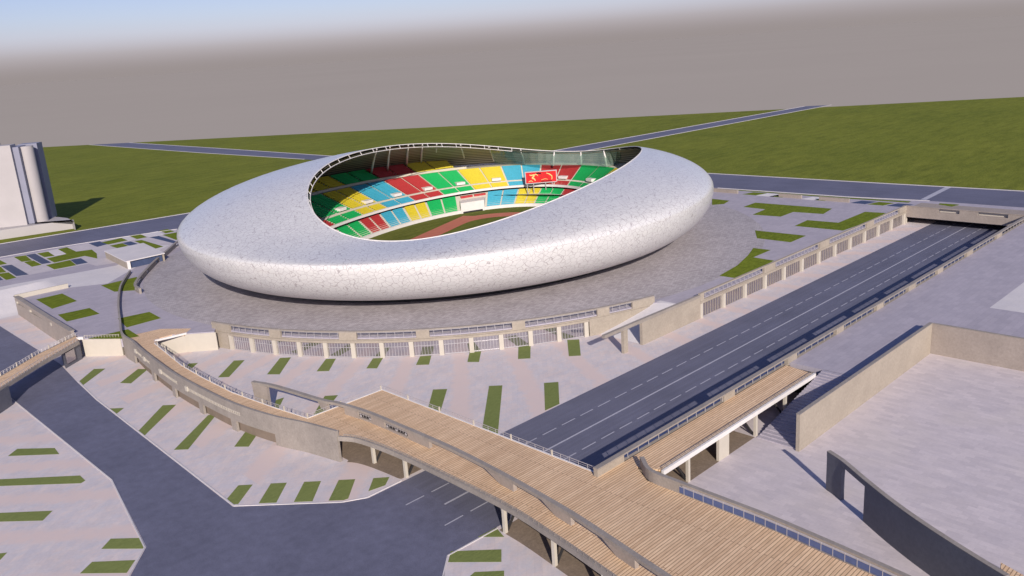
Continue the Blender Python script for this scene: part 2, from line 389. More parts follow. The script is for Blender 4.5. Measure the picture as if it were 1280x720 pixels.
gv=[[bm.verts.new((u,v,T*max(min(1,max((v-224)/19.5,0)),min(1,max((u+36.0)/14,0)))+.012)) for v in [222.2+ (243.6-222.2)*j/10 for j in range(11)]] for u in [-120+(100)*i/50 for i in range(51)]]
for i in range(50):
    for j in range(10): bm.faces.new((gv[i][j],gv[i+1][j],gv[i+1][j+1],gv[i][j+1]))
struct('ramp_path',bm,MAT['path'],smooth=True)
struct('path',poly(NB(),[(-60,243.4),(-21,243.4),(-20.3,222.4),(-8,214.6),(9,231.5),(18,246),(36,262),(30,270),(6,243),(-30,249),(-60,252)],T+.006),MAT['path'])
# streets on the upper level
cn=[(268,-400),(264,-60),(262.5,21),(258,54),(255.7,120),(251,275),(245,491),(236.6,658),(230,925)]
cf=[(306,-400),(302,-60),(299,-5),(296.8,54),(294.4,148),(284,275),(266,491),(264,690),(259,883)]
cr=struct('cross_street',strip(NB(),cn,cf,T+.012),MAT['cross'])
ln=near_lr[:-1]+[(230,277),(300,292),(355,289.4),(702.5,274.5)]; lf=[(-120,362),(-10,349),(20,345.2),(50,341),(78,337.5),(120,331),(230,318),(300,317),(352.7,314.4),(688.5,295.4)]
struct('side_street',strip(NB(),ln,lf,T+.008),MAT['cross'])
for l in (cf[:6],[(284,320)]+cf[6:],cn[6:]): kerb('kerb',l,1.1,.15,T)
kerb('kerb',[(255.7,120),(258,54),(262.5,21)],.8,.15,T); kerb('kerb',near_lr[:-2],.6,.15,T)
kerb('kerb',lf[:7],1.0,.15,T); kerb('kerb',lf[7:],1.2,.15,T); kerb('kerb',ln[7:],1.2,.15,T)
struct('street_marking',poly(NB(),[(264,22.9),(298,24.4),(298,27),(264,25.3)],T+.02),MAT['line']).parent=cr
# ------------------------------------------------------------------ stadium
PHI=.38; cP,sP=math.cos(PHI),math.sin(PHI)
def S(x,y): return (109.89+cP*x-sP*y,150.62+sP*x+cP*y)
AO,BO,ZE,ZB,RB=111.34,101.81,23.51,8.01,.81
def rim(th):
    c,s=math.cos(th),math.sin(th)
    return 93.59*c+6.85,57.15*s-13.54,33.29-6.02*math.cos(2*th-.23)+1.10*c+3.47*s-.42*math.cos(4*th)
def shell_pt(th,q,k1=.67,k2=.04,off=0.0):
    c,s=math.cos(th),math.sin(th); ex,ey=(AO-off)*c,(BO-off)*s
    if q<=1:
        a=q*math.pi/2; r=RB+(1-RB)*math.sin(a); z=ZE-(ZE-ZB)*math.cos(a)
        x,y=ex*r,ey*r
    else:
        t=q-1; ix,iy,h=rim(th); b0,b1,b2,b3=(1-t)**3,3*t*(1-t)**2,3*t*t*(1-t),t**3
        x=(b0+b1)*ex+b2*(ix+(ex-ix)*k2)+b3*ix; y=(b0+b1)*ey+b2*(iy+(ey-iy)*k2)+b3*iy
        z=b0*ZE+b1*(ZE+k1*(h-ZE))+b2*(h+.18)+b3*h
        z-=off*.25*(1-t)
    p=S(x,y); return Vector((p[0],p[1],z))
stad=thing('stadium','oval white stadium with crackled shell and wave shaped roof opening over coloured seats','stadium',(109.89,150.62,T))
NT=180; bm=NB()
qs=[i/12 for i in range(12)]+[1+i/22 for i in range(23)]
V=[[bm.verts.new(shell_pt(2*math.pi*k/NT,q)) for k in range(NT)] for q in qs]
for i in range(len(qs)-1):
    for k in range(NT): bm.faces.new((V[i][k],V[i][(k+1)%NT],V[i+1][(k+1)%NT],V[i+1][k]))
link('shell',bm,MAT['shell'],stad,True)
bm=NB(); ql=[1+i/12 for i in range(0,13)]      # inner lining, 1.3 m inside the shell
V=[[bm.verts.new(shell_pt(2*math.pi*k/NT,q,off=2.6)-Vector((0,0,.9 if q>1.95 else 1.2))) for k in range(NT)] for q in ql]
for i in range(len(ql)-1):
    for k in range(NT): bm.faces.new((V[i][(k+1)%NT],V[i][k],V[i+1][k],V[i+1][(k+1)%NT]))
link('roof_lining',bm,MAT['lining'],stad,True)
def ell(a,b,z,n=NT,t0=0,t1=360): return [Vector((*S(a*math.cos(R(t0+(t1-t0)*k/n)),b*math.sin(R(t0+(t1-t0)*k/n))),z)) for k in range(n+1)]
def ringband(bm,A,B):
    va=[bm.verts.new(p) for p in A]; vb=[bm.verts.new(p) for p in B]
    for i in range(len(A)-1): bm.faces.new((va[i],va[i+1],vb[i+1],vb[i]))
    return bm
RIM=[]
for k in range(NT):
    x,y,z=rim(2*math.pi*k/NT); p=S(x,y); RIM.append(Vector((p[0],p[1],z)))
link('rim_band',tube(NB(),RIM,.22,6,True),MAT['white'],stad,True)
RIM2=[]
for k in range(NT+1):
    th=2*math.pi*k/NT; x,y,z=rim(th); p=S(x-.8*math.cos(th),y-.8*math.sin(th)); RIM2.append(Vector((p[0],p[1],z-1.5)))
half=[RIM2[k] for k in range(int(NT*.08),int(NT*.55))]
ir=link('inner_ring',tube(NB(),half,.17,5),MAT['white'],stad)
for k in range(int(NT*.08),int(NT*.55),3): sub('ring_tie',bar(NB(),RIM2[k],RIM[k%NT],.2),MAT['white'],ir)
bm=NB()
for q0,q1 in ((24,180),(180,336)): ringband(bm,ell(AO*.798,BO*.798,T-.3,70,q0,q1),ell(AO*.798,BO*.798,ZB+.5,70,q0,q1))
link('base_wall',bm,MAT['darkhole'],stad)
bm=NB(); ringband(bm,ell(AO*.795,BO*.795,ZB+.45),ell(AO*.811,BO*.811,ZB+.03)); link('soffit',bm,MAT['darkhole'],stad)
# bowl: field, wall, two tiers, concourse
Z1,Z2,Z3=3.0,11.8,21.3; A1,B1,A2,B2,A3,B3=84.6,48.6,95.9,55.1,105.0,80.3
ZF=T+.02+.3
# the pitch lies in a sunk basin: terrace and tiles are opened by the bowl
link('pitch',poly(NB(),[tuple(p)[:2] for p in ell(A1+1.5,B1+1.5,Z1,120)[:-1]],Z1),MAT['pitch'],stad)
def oval(a,b,z,n=120): return ell(a,b,z,n)
bm=NB()
def stadium_line(L,r,n=24):
    pts=[(L,-r+0*1)]; pts=[]
    for k in range(n+1): a=-90+180*k/n; pts.append((L+r*math.cos(R(a)),r*math.sin(R(a))))
    for k in range(n+1): a=90+180*k/n; pts.append((-L+r*math.cos(R(a)),r*math.sin(R(a))))
    return pts
o_=[S(*p) for p in stadium_line(42,28.0)]; i_=[S(*p) for p in stadium_line(42,18.6)]
strip(bm,o_+[o_[0]],i_+[i_[0]],Z1+.02)
box(bm,(*S(6,23.3),Z1+.035),(106,9.2,.02),PHI)
link('running_track',bm,MAT['track'],stad)
bm=NB(); ringband(bm,ell(A1,B1,Z1-.02),ell(A1,B1,Z1+1.5)); ringband(bm,ell(A1,B1,Z1+1.5),ell(A1+1.2,B1+1.0,Z1+1.5)); link('front_wall',bm,MAT['white'],stad)
bm=NB(); ringband(bm,ell(A2,B2,Z2-.7),ell(A2,B2,Z2+.35)); ringband(bm,ell(A2,B2,Z2+.35),ell(A2+.9,B2+.9,Z2+.35)); ringband(bm,ell(A2+.9,B2+.9,Z2+.35),ell(A2+.9,B2+.9,Z2-.6))
link('balcony_front',bm,MAT['white'],stad)
bm=NB(); ringband(bm,ell(A2+.6,B2+.6,Z2-.75),ell(A3,B3,Z3-.5)); ringband(bm,ell(A3,B3,Z3-.5),ell(A3+4.0,B3+18,Z3-.1)); link('upper_stand',bm,MAT['stand'],stad)
bm=NB(); ringband(bm,ell(A1+1,B1+.8,Z1+1.2,100,-71,138),ell(A2+1.7,B2+2.6,Z2-1.9,100,-71,138)); link('lower_stand',bm,MAT['stand'],stad)
bm=NB(); ringband(bm,ell(A2+1.7,B2+2.6,Z2-1.9),ell(A2+1.7,B2+2.6,Z2-.3)); ringband(bm,ell(A2+.3,B2+.3,Z2-.75),ell(A2+2,B2+3,Z2-.7)); link('gangway_recess',bm,MAT['darkhole'],stad)
def block(t0,t1,a0,b0,z0,a1,b1,z1,rows,f0=0.0,f1=1.0):
    "stepped rows of seats between two angles"
    bm=NB(); n=4
    prof=[]
    for r in range(rows):
        u0=f0+(f1-f0)*r/rows; u1=f0+(f1-f0)*(r+1)/rows
        za=z0+(z1-z0)*u0; zb=z0+(z1-z0)*u1
        prof+=[(u0,za),(u0,za+(zb-za)*1.0),(u0+(u1-u0)*.55,zb)]
        prof+=[(u0+(u1-u0)*.55,zb-.30),(u1,zb-.30)]
    rowsV=[]
    for u,z in prof:
        rowsV.append([bm.verts.new((*S((a0+(a1-a0)*u)*math.cos(R(t0+(t1-t0)*k/n)),(b0+(b1-b0)*u)*math.sin(R(t0+(t1-t0)*k/n))),z)) for k in range(n+1)])
    for i in range(len(prof)-1):
        for k in range(n): bm.faces.new((rowsV[i][k+1],rowsV[i][k],rowsV[i+1][k],rowsV[i+1][k+1]))
    return bm
UB=[196,181,166,151,137,123,108,92.9,80.6,70.4,58.8,46.7,33.5,18.0,2.9,-13.9,-30,-46,-60,-73,-85,-97,-110,-124,-139,-152,-164]
cols=['red','green','yellow','cyan']
for i in range(len(UB)-1):
    c=cols[(i-7+1)%4]; t0,t1=UB[i],UB[i+1]; mid=(t0+t1)/2; g=.55
    for h,(p,q) in enumerate(((t0-g*.6,mid+g*.5),(mid-g*.5,t1+g*.6))):
        o=link('seat_block',block(p,q,A2+1.1,B2+1.1,Z2-.25,A3,B3,Z3,5,.0,.24),SEAT[c],stad)
        o2=link('seat_block',block(p,q,A2+1.1,B2+1.1,Z2-.25,A3,B3,Z3,14,.30,.985),SEAT[c],stad) if True else None
    t=mid-(t0-t1)*.22; u=.33; a,b,z=A2+1.1+(A3-A2)*u,B2+1.1+(B3-B2)*u,Z2+(Z3-Z2)*u
    x,y=a*math.cos(R(t)),b*math.sin(R(t)); nx,ny=b*math.cos(R(t)),a*math.sin(R(t)); ang=math.atan2(ny,nx)+PHI
    link('stair_portal',box(NB(),(*S(x,y),z+.55),(3.4,4.6,1.3),ang),MAT['white'],stad)
LB=[196,181,166,151,137,124,113,103,93,82.6,73.7,63.8,54.4,41.5,28.0,13.1,1.4,-12,-27,-42,-56,-70,-83,-96,-110,-125,-140,-152,-164]
lc=['cyan','yellow','green','red']
def lcol(i): # around the gate the order restarts
    k=LB[i]
    if k>41.6: return ['green','red','cyan','yellow'][(i-12)%4]
    return ['cyan','yellow','green','red'][(i-14)%4]
for i in range(len(LB)-1):
    t0,t1=LB[i],LB[i+1]
    if t0==41.5 or t0>141 or t1<-72: continue
    mid=(t0+t1)/2
    for p,q in ((t0-.45,mid+.35),(mid-.35,t1+.45)):
        link('seat_block',block(p,q,A1+1.6,B1+1.3,Z1+1.4,A2+1.5,B2+2.4,Z2-1.6,9,0,1),SEAT[lcol(i)],stad)
# white players' gate in the lower tier
ga=[S((A1-.6)*math.cos(R(t)),(B1-.6)*math.sin(R(t))) for t in (40.6,37,34,31,28.8)]; gb=[S((A2+1.6)*math.cos(R(t)),(B2+2)*math.sin(R(t))) for t in (28.8,31,34,37,40.6)]
gp=link('tunnel_gate',prism(NB(),ga+gb,Z1,Z1+5.2),MAT['white'],stad)
sub('gate_opening',wall(NB(),[(p[0],p[1]) for p in [S((A1-.75)*math.cos(R(t)),(B1-.75)*math.sin(R(t))) for t in (39.6,35,29.8)]],.2,Z1,Z1+.8),MAT['darkhole'],gp)
for (p,q) in ((40.2,35.1),(34.3,29.2)):
    ll=[S((A2+.6)*math.cos(R(t)),(B2+.8)*math.sin(R(t))) for t in (p,(p+q)/2,q)]
    sub('seat_row',wall(NB(),ll,1.2,Z1+5.2,Z2-2.0),SEAT['red'],gp)
# roof struts and glazed screen
def proj(p):
    q=p-CAM; w=q.dot(FW); return (PCX+F_PX*q.dot(IX)/w, PCY+F_PX*q.dot(IY)/w)
FAR=[p for p in RIM if (p-CAM).dot(FW)>(Vector((109.9,150.6,30))-CAM).dot(FW)-5]
for rx,bx,by in ((470,463,222),(490,484,219),(509,508,214),(527,526,211),(546,545,207),(578,582.5,206),(611.5,618.8,205),(650.5,655.5,206),(690.5,691.5,207),(725.7,727,206.5),(755.4,758.4,208.5),(776,781,203)):
    top=min(FAR,key=lambda p:abs(proj(p)[0]-rx)); q=P(bx,by,Z3-.3)
    a=Vector((q[0],q[1],Z3-.3)); b=top-Vector((0,0,.5)); m_=a.lerp(b,.55)+Vector((0,0,.8))
    link('roof_strut',tube(NB(),[a,m_,b],[.55,.5,.28],6),MAT['white'],stad,True)
bm=NB(); ringband(bm,ell(A3+.4,B3+.5,Z3-.2,60,30,152),ell(A3+.4,B3+.5,Z3+.9,60,30,152)); ringband(bm,ell(A3+.4,B3+.5,Z3+.9,60,30,152),ell(A3+1.1,B3+2.0,Z3+.9,60,30,152)); link('top_tier_front',bm,MAT['stand'],stad)
TOPC={'cyan':'green','red':'red','green':'yellow','yellow':'yellow'}
for i in range(len(UB)-1):
    t0,t1=UB[i],UB[i+1]; c=cols[(i-7+1)%4]
    if t1<33 or t0>152: continue
    mid=(t0+t1)/2
    for p,q in ((t0-.35,mid+.25),(mid-.25,t1+.35)): link('seat_block',block(p,q,A3+1.1,B3+2.0,Z3+.7,A3+2.2,B3+12.5,Z3+5.2,8),SEAT[TOPC[c]],stad)
bm=NB(); ga=[];gb=[]; GP=[(611.5,618.8,205),(650.5,655.5,206),(690.5,691.5,207),(725.7,727,206.5),(755.4,758.4,208.5),(776,781,203),(792,797,196)]
for i in range(len(GP)-1):
    for k in range(4 if i<len(GP)-2 else 5):
        t=k/4; rx,bx,by=[GP[i][j]+(GP[i+1][j]-GP[i][j])*t for j in range(3)]
        top=min(FAR,key=lambda p:abs(proj(p)[0]-rx)); q=P(bx,by,Z3+.2)
        ga.append(Vector((q[0],q[1],Z3+.2))+Vector((.5,.5,0))); gb.append(top-Vector((-.5,-.5,.6)))
ringband(bm,ga,gb); link('glazed_screen',bm,MAT['green_glass'],stad)
# scoreboard
cB=Vector((*P(676,243.5,7.2),7.0)); d=Vector((IX.x,IX.y,0)).normalized(); d=(Matrix.Rotation(R(4),3,'Z')@d); L=13.4
pA=cB-d*6.9; nrm=Vector((d.y,-d.x,0))
if nrm.dot(CAM-pA)<0: nrm=-nrm
sb=thing('scoreboard','red scoreboard on four thin posts standing in the far seating bowl','scoreboard',tuple(pA))
zl,zh=13.2,19.4; e0=pA-d*.6; e1=pA+d*(L+2.2); ang=math.atan2(d.y,d.x)
c=(e0+e1)/2; w=(e1-e0).length
link('frame',box(NB(),(c.x,c.y,(zl+zh)/2),(w,.8,zh-zl),ang),MAT['metal'],sb)
sc_c=c+nrm*.42
scr=link('screen',box(NB(),(sc_c.x,sc_c.y,(zl+zh)/2),(w-.9,.1,zh-zl-.9),ang),MAT['screen_red'],sb)
def onscr(x,z): q=e0+d*(.45+(w-.9)*x)+nrm*.52; return (q.x,q.y,zl+.45+(zh-zl-.9)*z)
for pts,r in (([(.12,.78),(.18,.72),(.26,.74),(.25,.58),(.20,.46),(.28,.34),(.30,.18)],.42),([(.24,.62),(.33,.80),(.40,.64)],.3),([(.68,.84),(.79,.70),(.86,.48),(.85,.2)],.32),([(.50,.22),(.62,.30),(.72,.24)],.14),([(.08,.12),(.16,.2),(.22,.1)],.22)):
    sub('picture_light_shape',tube(NB(),[onscr(*q) for q in smooth_line(pts,4)],[r*(.5+.5*math.sin(math.pi*(i+.6)/(4*(len(pts)-1)+1.2))) for i in range(4*(len(pts)-1)+1)],6),MAT['screen_yellow'],scr)
for pts,r in (((.34,.86),(.42,.9),(.5,.84)),.35),(((.5,.1),(.62,.08),(.85,.09)),.16): sub('picture_dark_shape',tube(NB(),[onscr(*q) for q in pts],r,5),MAT['screen_dark'],scr)
for f in (.02,.26,.72,.97):
    q=pA+d*L*f
    zb_=Z1+1.4; link('post',bar(NB(),(q.x,q.y,4.6),(q.x,q.y,zl+.2),.34),MAT['metal'],sb)
# ------------------------------------------------------------------ walls, galleries and decks
def lamp_posts(): pass
def parapet(name,label,cat,line,z0,z1,th,solids,material='concrete',cope=.45,cope_h=.4,rail='paleblue',group=None,sill=.25,ends=True,side=0,cope_mat=None,rail_step=2.4,pane=True):
    """low wall on a deck edge: sill, coping, solid pieces between arc lengths, railing in the openings"""
    p0=line[0]; root=thing(name,label,cat,(p0[0],p0[1],z0),group)
    tot=sum((Vector(line[i+1][:2])-Vector(line[i][:2])).length for i in range(len(line)-1))
    def seg(a,b):
        out=[];acc=0
        for i in range(len(line)-1):
            A=Vector(line[i][:2]);B=Vector(line[i+1][:2]);Ls=(B-A).length
            s=max(a-acc,0);e=min(b-acc,Ls)
            if s<e-1e-6:
                q=A.lerp(B,s/Ls)
                if not out or (Vector(out[-1])-q).length>1e-4: out.append((q.x,q.y))
                q=A.lerp(B,e/Ls); out.append((q.x,q.y))
            acc+=Ls
        return out
    link('coping',wall(NB(),line,th+cope*.3,z1-cope_h,z1,side),MAT[cope_mat or material],root)
    if sill: link('sill',wall(NB(),line,th,z0,z0+sill,side),MAT[material],root)
    cur=0; opens=[]
    for a,b in solids:
        if a>tot-.3: break
        b=min(b,tot)
        link('solid_panel',wall(NB(),seg(a,b),th-.01,z0+sill,z1-cope_h,side),MAT[material],root)
        if a>cur+.5: opens.append((cur,a))
        cur=b
    if cur<tot-.5: opens.append((cur,tot))
    for a,b in opens:
        l=seg(a+.02,b-.02)
        if len(l)<2: continue
        bm=NB(); zt=z1-cope_h
        for (x,y,h) in along(l,rail_step,rail_step*.5): box(bm,(x,y,(z0+sill+zt)/2),(.10,.10,zt-z0-sill),h)
        wall(bm,l,.09,zt-.30,zt-.18)
        r=link('railing',bm,MAT['metal'],root)
        if pane: sub('rail_panel',wall(NB(),l,.05,z0+sill+.12,zt-.34),MAT[rail],r)
    return root
# curved glazed gallery under the terrace
g=thing('glazed_gallery','long curved glass fronted gallery with cream piers under the stadium forecourt','gallery',(*arc(123,-140,-139,1)[0],0))
nb=13; a0,a1=-164.4,-114.4
for k in range(nb+1):
    a=a0+(a1-a0)*k/nb; p=arc(123.0,a,a+1,1)[0]
    link('pier',box(NB(),(p[0],p[1],2.2),(.8,1.25,4.4),R(a)),MAT['cream'],g)
for k in range(nb):
    a=a0+(a1-a0)*k/nb; b=a0+(a1-a0)*(k+1)/nb
    l=arc(122.75,a+.3,b-.3,1)
    pn=link('glass_pane',wall(NB(),l,.08,.12,4.35),MAT['pane'],g)
    bm=NB(); L_=(Vector(l[1])-Vector(l[0])).length
    for (x,y,h) in along(l,.84,.42): box(bm,(x+.1*math.cos(R((a+b)/2)),y+.1*math.sin(R((a+b)/2)),2.2),(.08,.14,4.2),h)
    wall(bm,arc(122.9,a+.3,b-.3,1),.14,.1,.28); wall(bm,arc(122.9,a+.3,b-.3,1),.12,2.9,3.0)
    sub('mullion',bm,MAT['metal'],pn)
link('lintel',wall(NB(),arc(122.9,a0-.4,a1+.4,40),1.1,4.4,5.05),MAT['concrete'],g)
link('end_wall',wall(NB(),arc(122.9,-168.2,a0-.45,4),.9,-.1,5.05),MAT['concrete'],g)
link('end_wall',wall(NB(),arc(122.9,a1+.45,-104,10),.9,-.1,5.05),MAT['concrete'],g)
rr=123*math.pi/180
ap=arc(122.7,-168.0,-103.5,90)
sol=[(0,3.6*rr),(10.6*rr,12.4*rr),(21*rr,23.4*rr),(31.2*rr,32.9*rr),(43.5*rr,45.2*rr),(55.2*rr,57.0*rr),(60.6*rr,70*rr)]
parapet('forecourt_parapet','curved beige parapet with long slots above the curved glass gallery','parapet',ap,5.06,7.75,.8,sol,'concrete',cope_h=.32,sill=.3,cope=0,pane=False,cope_mat='greycon')
# straight glazed gallery beside the expressway
g=thing('glazed_gallery','straight row of dark glazed bays with cream piers along the expressway','gallery',(91.3,22.5,0))
us=[91.3+12.28*k for k in range(13)]
for u in us: link('pier',box(NB(),(u,22.15,2.2),(1.3,.8,4.4)),MAT['cream'],g)
for k in range(12):
    l=[(us[k]+.68,22.5),(us[k+1]-.68,22.5)]
    pn=link('glass_pane',wall(NB(),l,.08,.12,4.35),MAT['panedark'],g)
    bm=NB()
    for (x,y,h) in along(l,1.36,.68): box(bm,(x,y-.12,2.2),(.17,.16,4.2),h)
    wall(bm,[(l[0][0],22.38),(l[1][0],22.38)],.14,4.2,4.36); sub('mullion',bm,MAT['greycon'],pn)
link('lintel',box(NB(),((90.6+240.2)/2,22.3,4.72),(240.2-90.6,1.2,.64)),MAT['concrete'],g)
sol=[(0,2),(36.5,43.5),(74.5,81.5),(112.5,118.5),(143,149.3)]
parapet('terrace_parapet','straight beige parapet with railed slots above the expressway gallery','parapet',[(90.8,22.3),(240.1,22.3)],5.05,7.5,.8,sol,'concrete',cope_h=.26,sill=.3,cope=0,pane=False)
g=thing('ramp_wall','beige ramp wall with a freestanding pillar at its open end beside the expressway','wall',(63,22.3,0))
link('wall_panel',wall(NB(),[(62.8,22.3),(90.6,22.3)],.9,-.1,6.4),MAT['concrete'],g)
link('beam',wall(NB(),[(46.9,22.3),(64,22.3),(90.6,22.3)],.92,[6.5,6.41,6.41],[7.35,7.35,7.15]),MAT['greycon'],g)
link('pillar',box(NB(),(55.6,22.3,3.25),(1.7,.9,6.5)),MAT['concrete'],g)
struct('ramp_path',prism(NB(),[(63.3,39.6),(63.3,23),(84,23),(84,31.2),(82,31.4)],[-.1]*5,[.02,.02,T+.01,T+.01,T+.01]),MAT['path'])
# expressway wall on the far side of the long platform
sol=[(0,7.6),(41.3,45.5),(68.3,72.7),(93,97),(116.6,120.9),(138.0,143),(160,164),(184.8,190),(214,219)]
parapet('expressway_parapet','long pale parapet with blue railed slots between the expressway and the wooden platform','parapet',[(-9.3,-22.1),(240.5,-22.1)],T-.1,7.42,.9,sol,'concrete',cope=.6,cope_h=.3,cope_mat='greycon',rail_step=3.2,sill=.12,pane=False)
w=link('retaining_wall',wall(NB(),[(-9.3,-21.95),(241,-21.95)],.5,-.2,T-.11),MAT['concrete']); tag(w,'tall shaded retaining wall along the right side of the expressway below its parapet','wall')
# street bridge over the expressway
g=thing('street_bridge','low concrete bridge carrying the cross street over the far end of the expressway','bridge',(241,0,3))
bm=NB(); box(bm,(240.55,.4,4.3),(.7,44.0,2.8)); link('fascia',bm,MAT['concrete2'],g)
for a,b in ((-21.5,-15.6),(-5.0,1.6),(9.5,22.4)): link('solid_panel',box(NB(),(240.55,(a+b)/2,6.45),(.7,b-a,1.5)),MAT['concrete2'],g)
link('coping',box(NB(),(240.55,.4,7.35),(.9,44.0,.3)),MAT['concrete2'],g)
for a,b in ((-15.5,-5.0),(1.7,9.4)):
    bm=NB(); wall(bm,[(241.6,a),(241.6,b)],.5,T+.01,6.9); link('sunlit_floor_standin',bm,MAT['cream'],g)  # added cream strip, its colour imitates sunlit floor seen through the slot
bm=NB(); wall(bm,[(256.5,-19.5),(255.0,22.4)],.5,-.3,2.9); link('back_wall',bm,MAT['darkcon'],g)
bm=NB(); box(bm,(249,1.4,5.75),(15.6,41.8,.06)); link('footway',bm,MAT['concrete2'],g)
g=thing('corner_pillar','square cream end pillar where the expressway gallery meets the street bridge','pillar',(240.8,22.2,0))
link('shaft',box(NB(),(240.9,22.6,3.4),(1.5,1.5,7.0)),MAT['cream'],g); link('cap',box(NB(),(240.9,22.6,7.05),(1.7,1.7,.3)),MAT['concrete'],g)
# ------------------------------------------------------------------ wooden decks
inner=[(-27.8,43.4),(-29.5,56),(-31.0,72),(-30.9,88),(-30.3,101),(-28.5,115),(-27.0,126.5),(-25,133.5)]
outer=[(-28.9,30.2),(-30.7,39.4),(-33.3,49),(-35.2,62),(-35.6,76),(-35.4,92),(-34.2,107),(-32.6,122),(-31.3,131),(-30.2,141)]
outer_s=smooth_line(outer,4)
nearE=smooth_line([(-28.8,30.1),(-26.7,25.0),(-25.7,10.5),(-26.2,-15),(-27.9,-28.6),(-29.8,-39.5),(-33.5,-58),(-39,-80),(-46,-104)],4)
rightE=[(-1.9,-25.5),(-4.8,-30),(-5.0,-43),(-5.5,-55),(-7.2,-72),(-10,-92),(-13,-110)]
deck=nearE+rightE[::-1]+[(0,-29.9),(56.8,-29.9),(58.0,-22.4),(-8.3,-22.4),(-8.0,43.3),(-27.8,43.4)]
fb=thing('wooden_footbridge','wide timber plank footbridge crossing over the expressway and the street in the foreground','bridge',(-17,0,T))
pathpoly=[(-27.8,43.4)]+inner[1:]+[(-30.3,141)][:0]+outer_s[::-1][2:]
link('deck',prism(NB(),deck,T-.30,T+.02),MAT['wood'],fb)
eb=link('edge_beam',wall(NB(),nearE,.55,T-.85,T+.12),MAT['greycon'],fb)
link('edge_beam',wall(NB(),[(-8.1,-21.6),(-8.0,43.3)],.4,T-.7,T+.10),MAT['white'],fb)
link('edge_beam',wall(NB(),[(-8.0,43.4),(-27.8,43.6)],.45,T-.7,T+.12),MAT['white'],fb)
link('under_beam',prism(NB(),[(p[0]+1.2,p[1]) for p in nearE[4:]]+[(p[0]-1.2,p[1]) for p in rightE[::-1]]+[(-9,-22),(-9,42.5),(-27,42.5)],T-.8,T-.31),MAT['brown'],fb)
def thin_rail(name,parent,line,z,h=1.0,step=2.2,m='metal',r=.05,caps=True):
    bm=NB()
    for (x,y,a) in along(line,step,.1): box(bm,(x,y,z+h/2),(.07,.07,h),a)
    wall(bm,line,.09,z+h-.09,z+h); wall(bm,line,.05,z+h*.5,z+h*.5+.05)
    o=link(name,bm,MAT[m],parent)
    if caps:
        for (x,y,a) in along(line,step*5,.1): sub('rail_post',box(NB(),(x,y,z+h*.5+.05),(.26,.26,h+.15),a),MAT['cream'],o)
    return o
thin_rail('railing',fb,[(-8.1,-21.5),(-8.0,43.2)],T+.1)
thin_rail('railing',fb,[(-8.2,43.4),(-27.6,43.5)],T+.1,.9)
thin_rail('railing',fb,nearE[1:],T+.12,.55,1.4,'greycon',caps=False)
for (x,y) in [(-25.2,24.1),(-24.8,14.0),(-26.3,-15.6),(-28.0,-28.7),(-30.4,-41),(-33.2,-53),(-36.5,-67)]+[(-10,36),(-9.4,20),(-9.6,-16.5)]:
    link('post',box(NB(),(x+.35,y,2.5),(.62,.62,5.0)),MAT['cream'],fb)
    if x<-20:
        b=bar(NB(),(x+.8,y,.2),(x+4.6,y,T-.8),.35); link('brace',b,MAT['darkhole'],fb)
# spine wall on the bridge: long beam on trapezoid supports
spine=smooth_line([(-26.9,69),(-24.9,61.6),(-22.8,45.5),(-21.5,40.5),(-20.4,31),(-20.3,20),(-20.3,10.3),(-20.6,0.5),(-21.7,-13.0),(-23.4,-27.0),(-24.6,-34),(-26.5,-43.6),(-28.6,-54),(-32,-68),(-36.5,-84)],5)
g=thing('spine_wall','long grey rail wall on trapezoid supports along the middle of the footbridge','wall',(-20,0,T))
link('beam',wall(NB(),spine,.95,7.35,7.95),MAT['greycon'],g)
def spl(y0,y1):
    pts=[p for p in spine if min(y0,y1)<p[1]<max(y0,y1)]
    def at(y):
        for i in range(len(spine)-1):
            a,b=spine[i],spine[i+1]
            if (a[1]-y)*(b[1]-y)<=0: t=(y-a[1])/(b[1]-a[1]); return (a[0]+(b[0]-a[0])*t,y)
        return min((spine[0],spine[-1]),key=lambda p:abs(p[1]-y))
    return [at(y0)]+pts+[at(y1)]
for (yt0,yb0,y1) in ((69,68.5,64.5),(46.5,45.5,43.6),(38.5,38.5,34.2),(29.8,29.8,25.2),(17.6,17.2,10.6),(-6.2,-10.6,-14.4),(-21.8,-25.6,-29.4),(-36.8,-40.4,-44.4),(-52,-56,-60)):
    A=spl(yt0,yt0-.05)[0]; B=spl(yb0,yb0-.05)[0]; C=spl(y1,y1-.05)[0]
    zb=T+.02 if y1<44 else (T+.02 if y1<50 else -.05)
    bm=NB(); d=Vector((C[0]-A[0],C[1]-A[1])).normalized(); nx,ny=-d.y*.38,d.x*.38
    q=[(A[0],A[1],7.36),(C[0],C[1],7.36),(C[0],C[1],zb),(B[0],B[1],zb)]
    va=[bm.verts.new((x+nx,y+ny,z)) for x,y,z in q]; vb=[bm.verts.new((x-nx,y-ny,z)) for x,y,z in q]
    bm.faces.new(va); bm.faces.new(vb[::-1])
    for i in range(4): bm.faces.new((va[i],vb[i],vb[(i+1)%4],va[(i+1)%4]))
    bmesh.ops.recalc_face_normals(bm,faces=bm.faces)
    link('support',bm,MAT['concrete2'],g)
for (ya,yb) in ((34.1,29.9),(25.1,17.7)):
    l=spl(ya,yb); s_=link('sill',wall(NB(),l,.7,T+.02,T+.42),MAT['concrete2'],g)
    bm=NB()
    for (x,y,a) in along(l,.9,.4): box(bm,(x,y,6.85),(.12,.12,1.0),a)
    wall(bm,l,.14,6.82,6.94); 
    for (x,y,a) in along(l,3.1,.5): box(bm,(x,y,6.4),(.5,.3,.4),a)
    sub('rail_bars',bm,MAT['metal'],s_)
    sub('dark_slot',wall(NB(),l,.1,T+.5,7.3),MAT['darkhole'],s_)
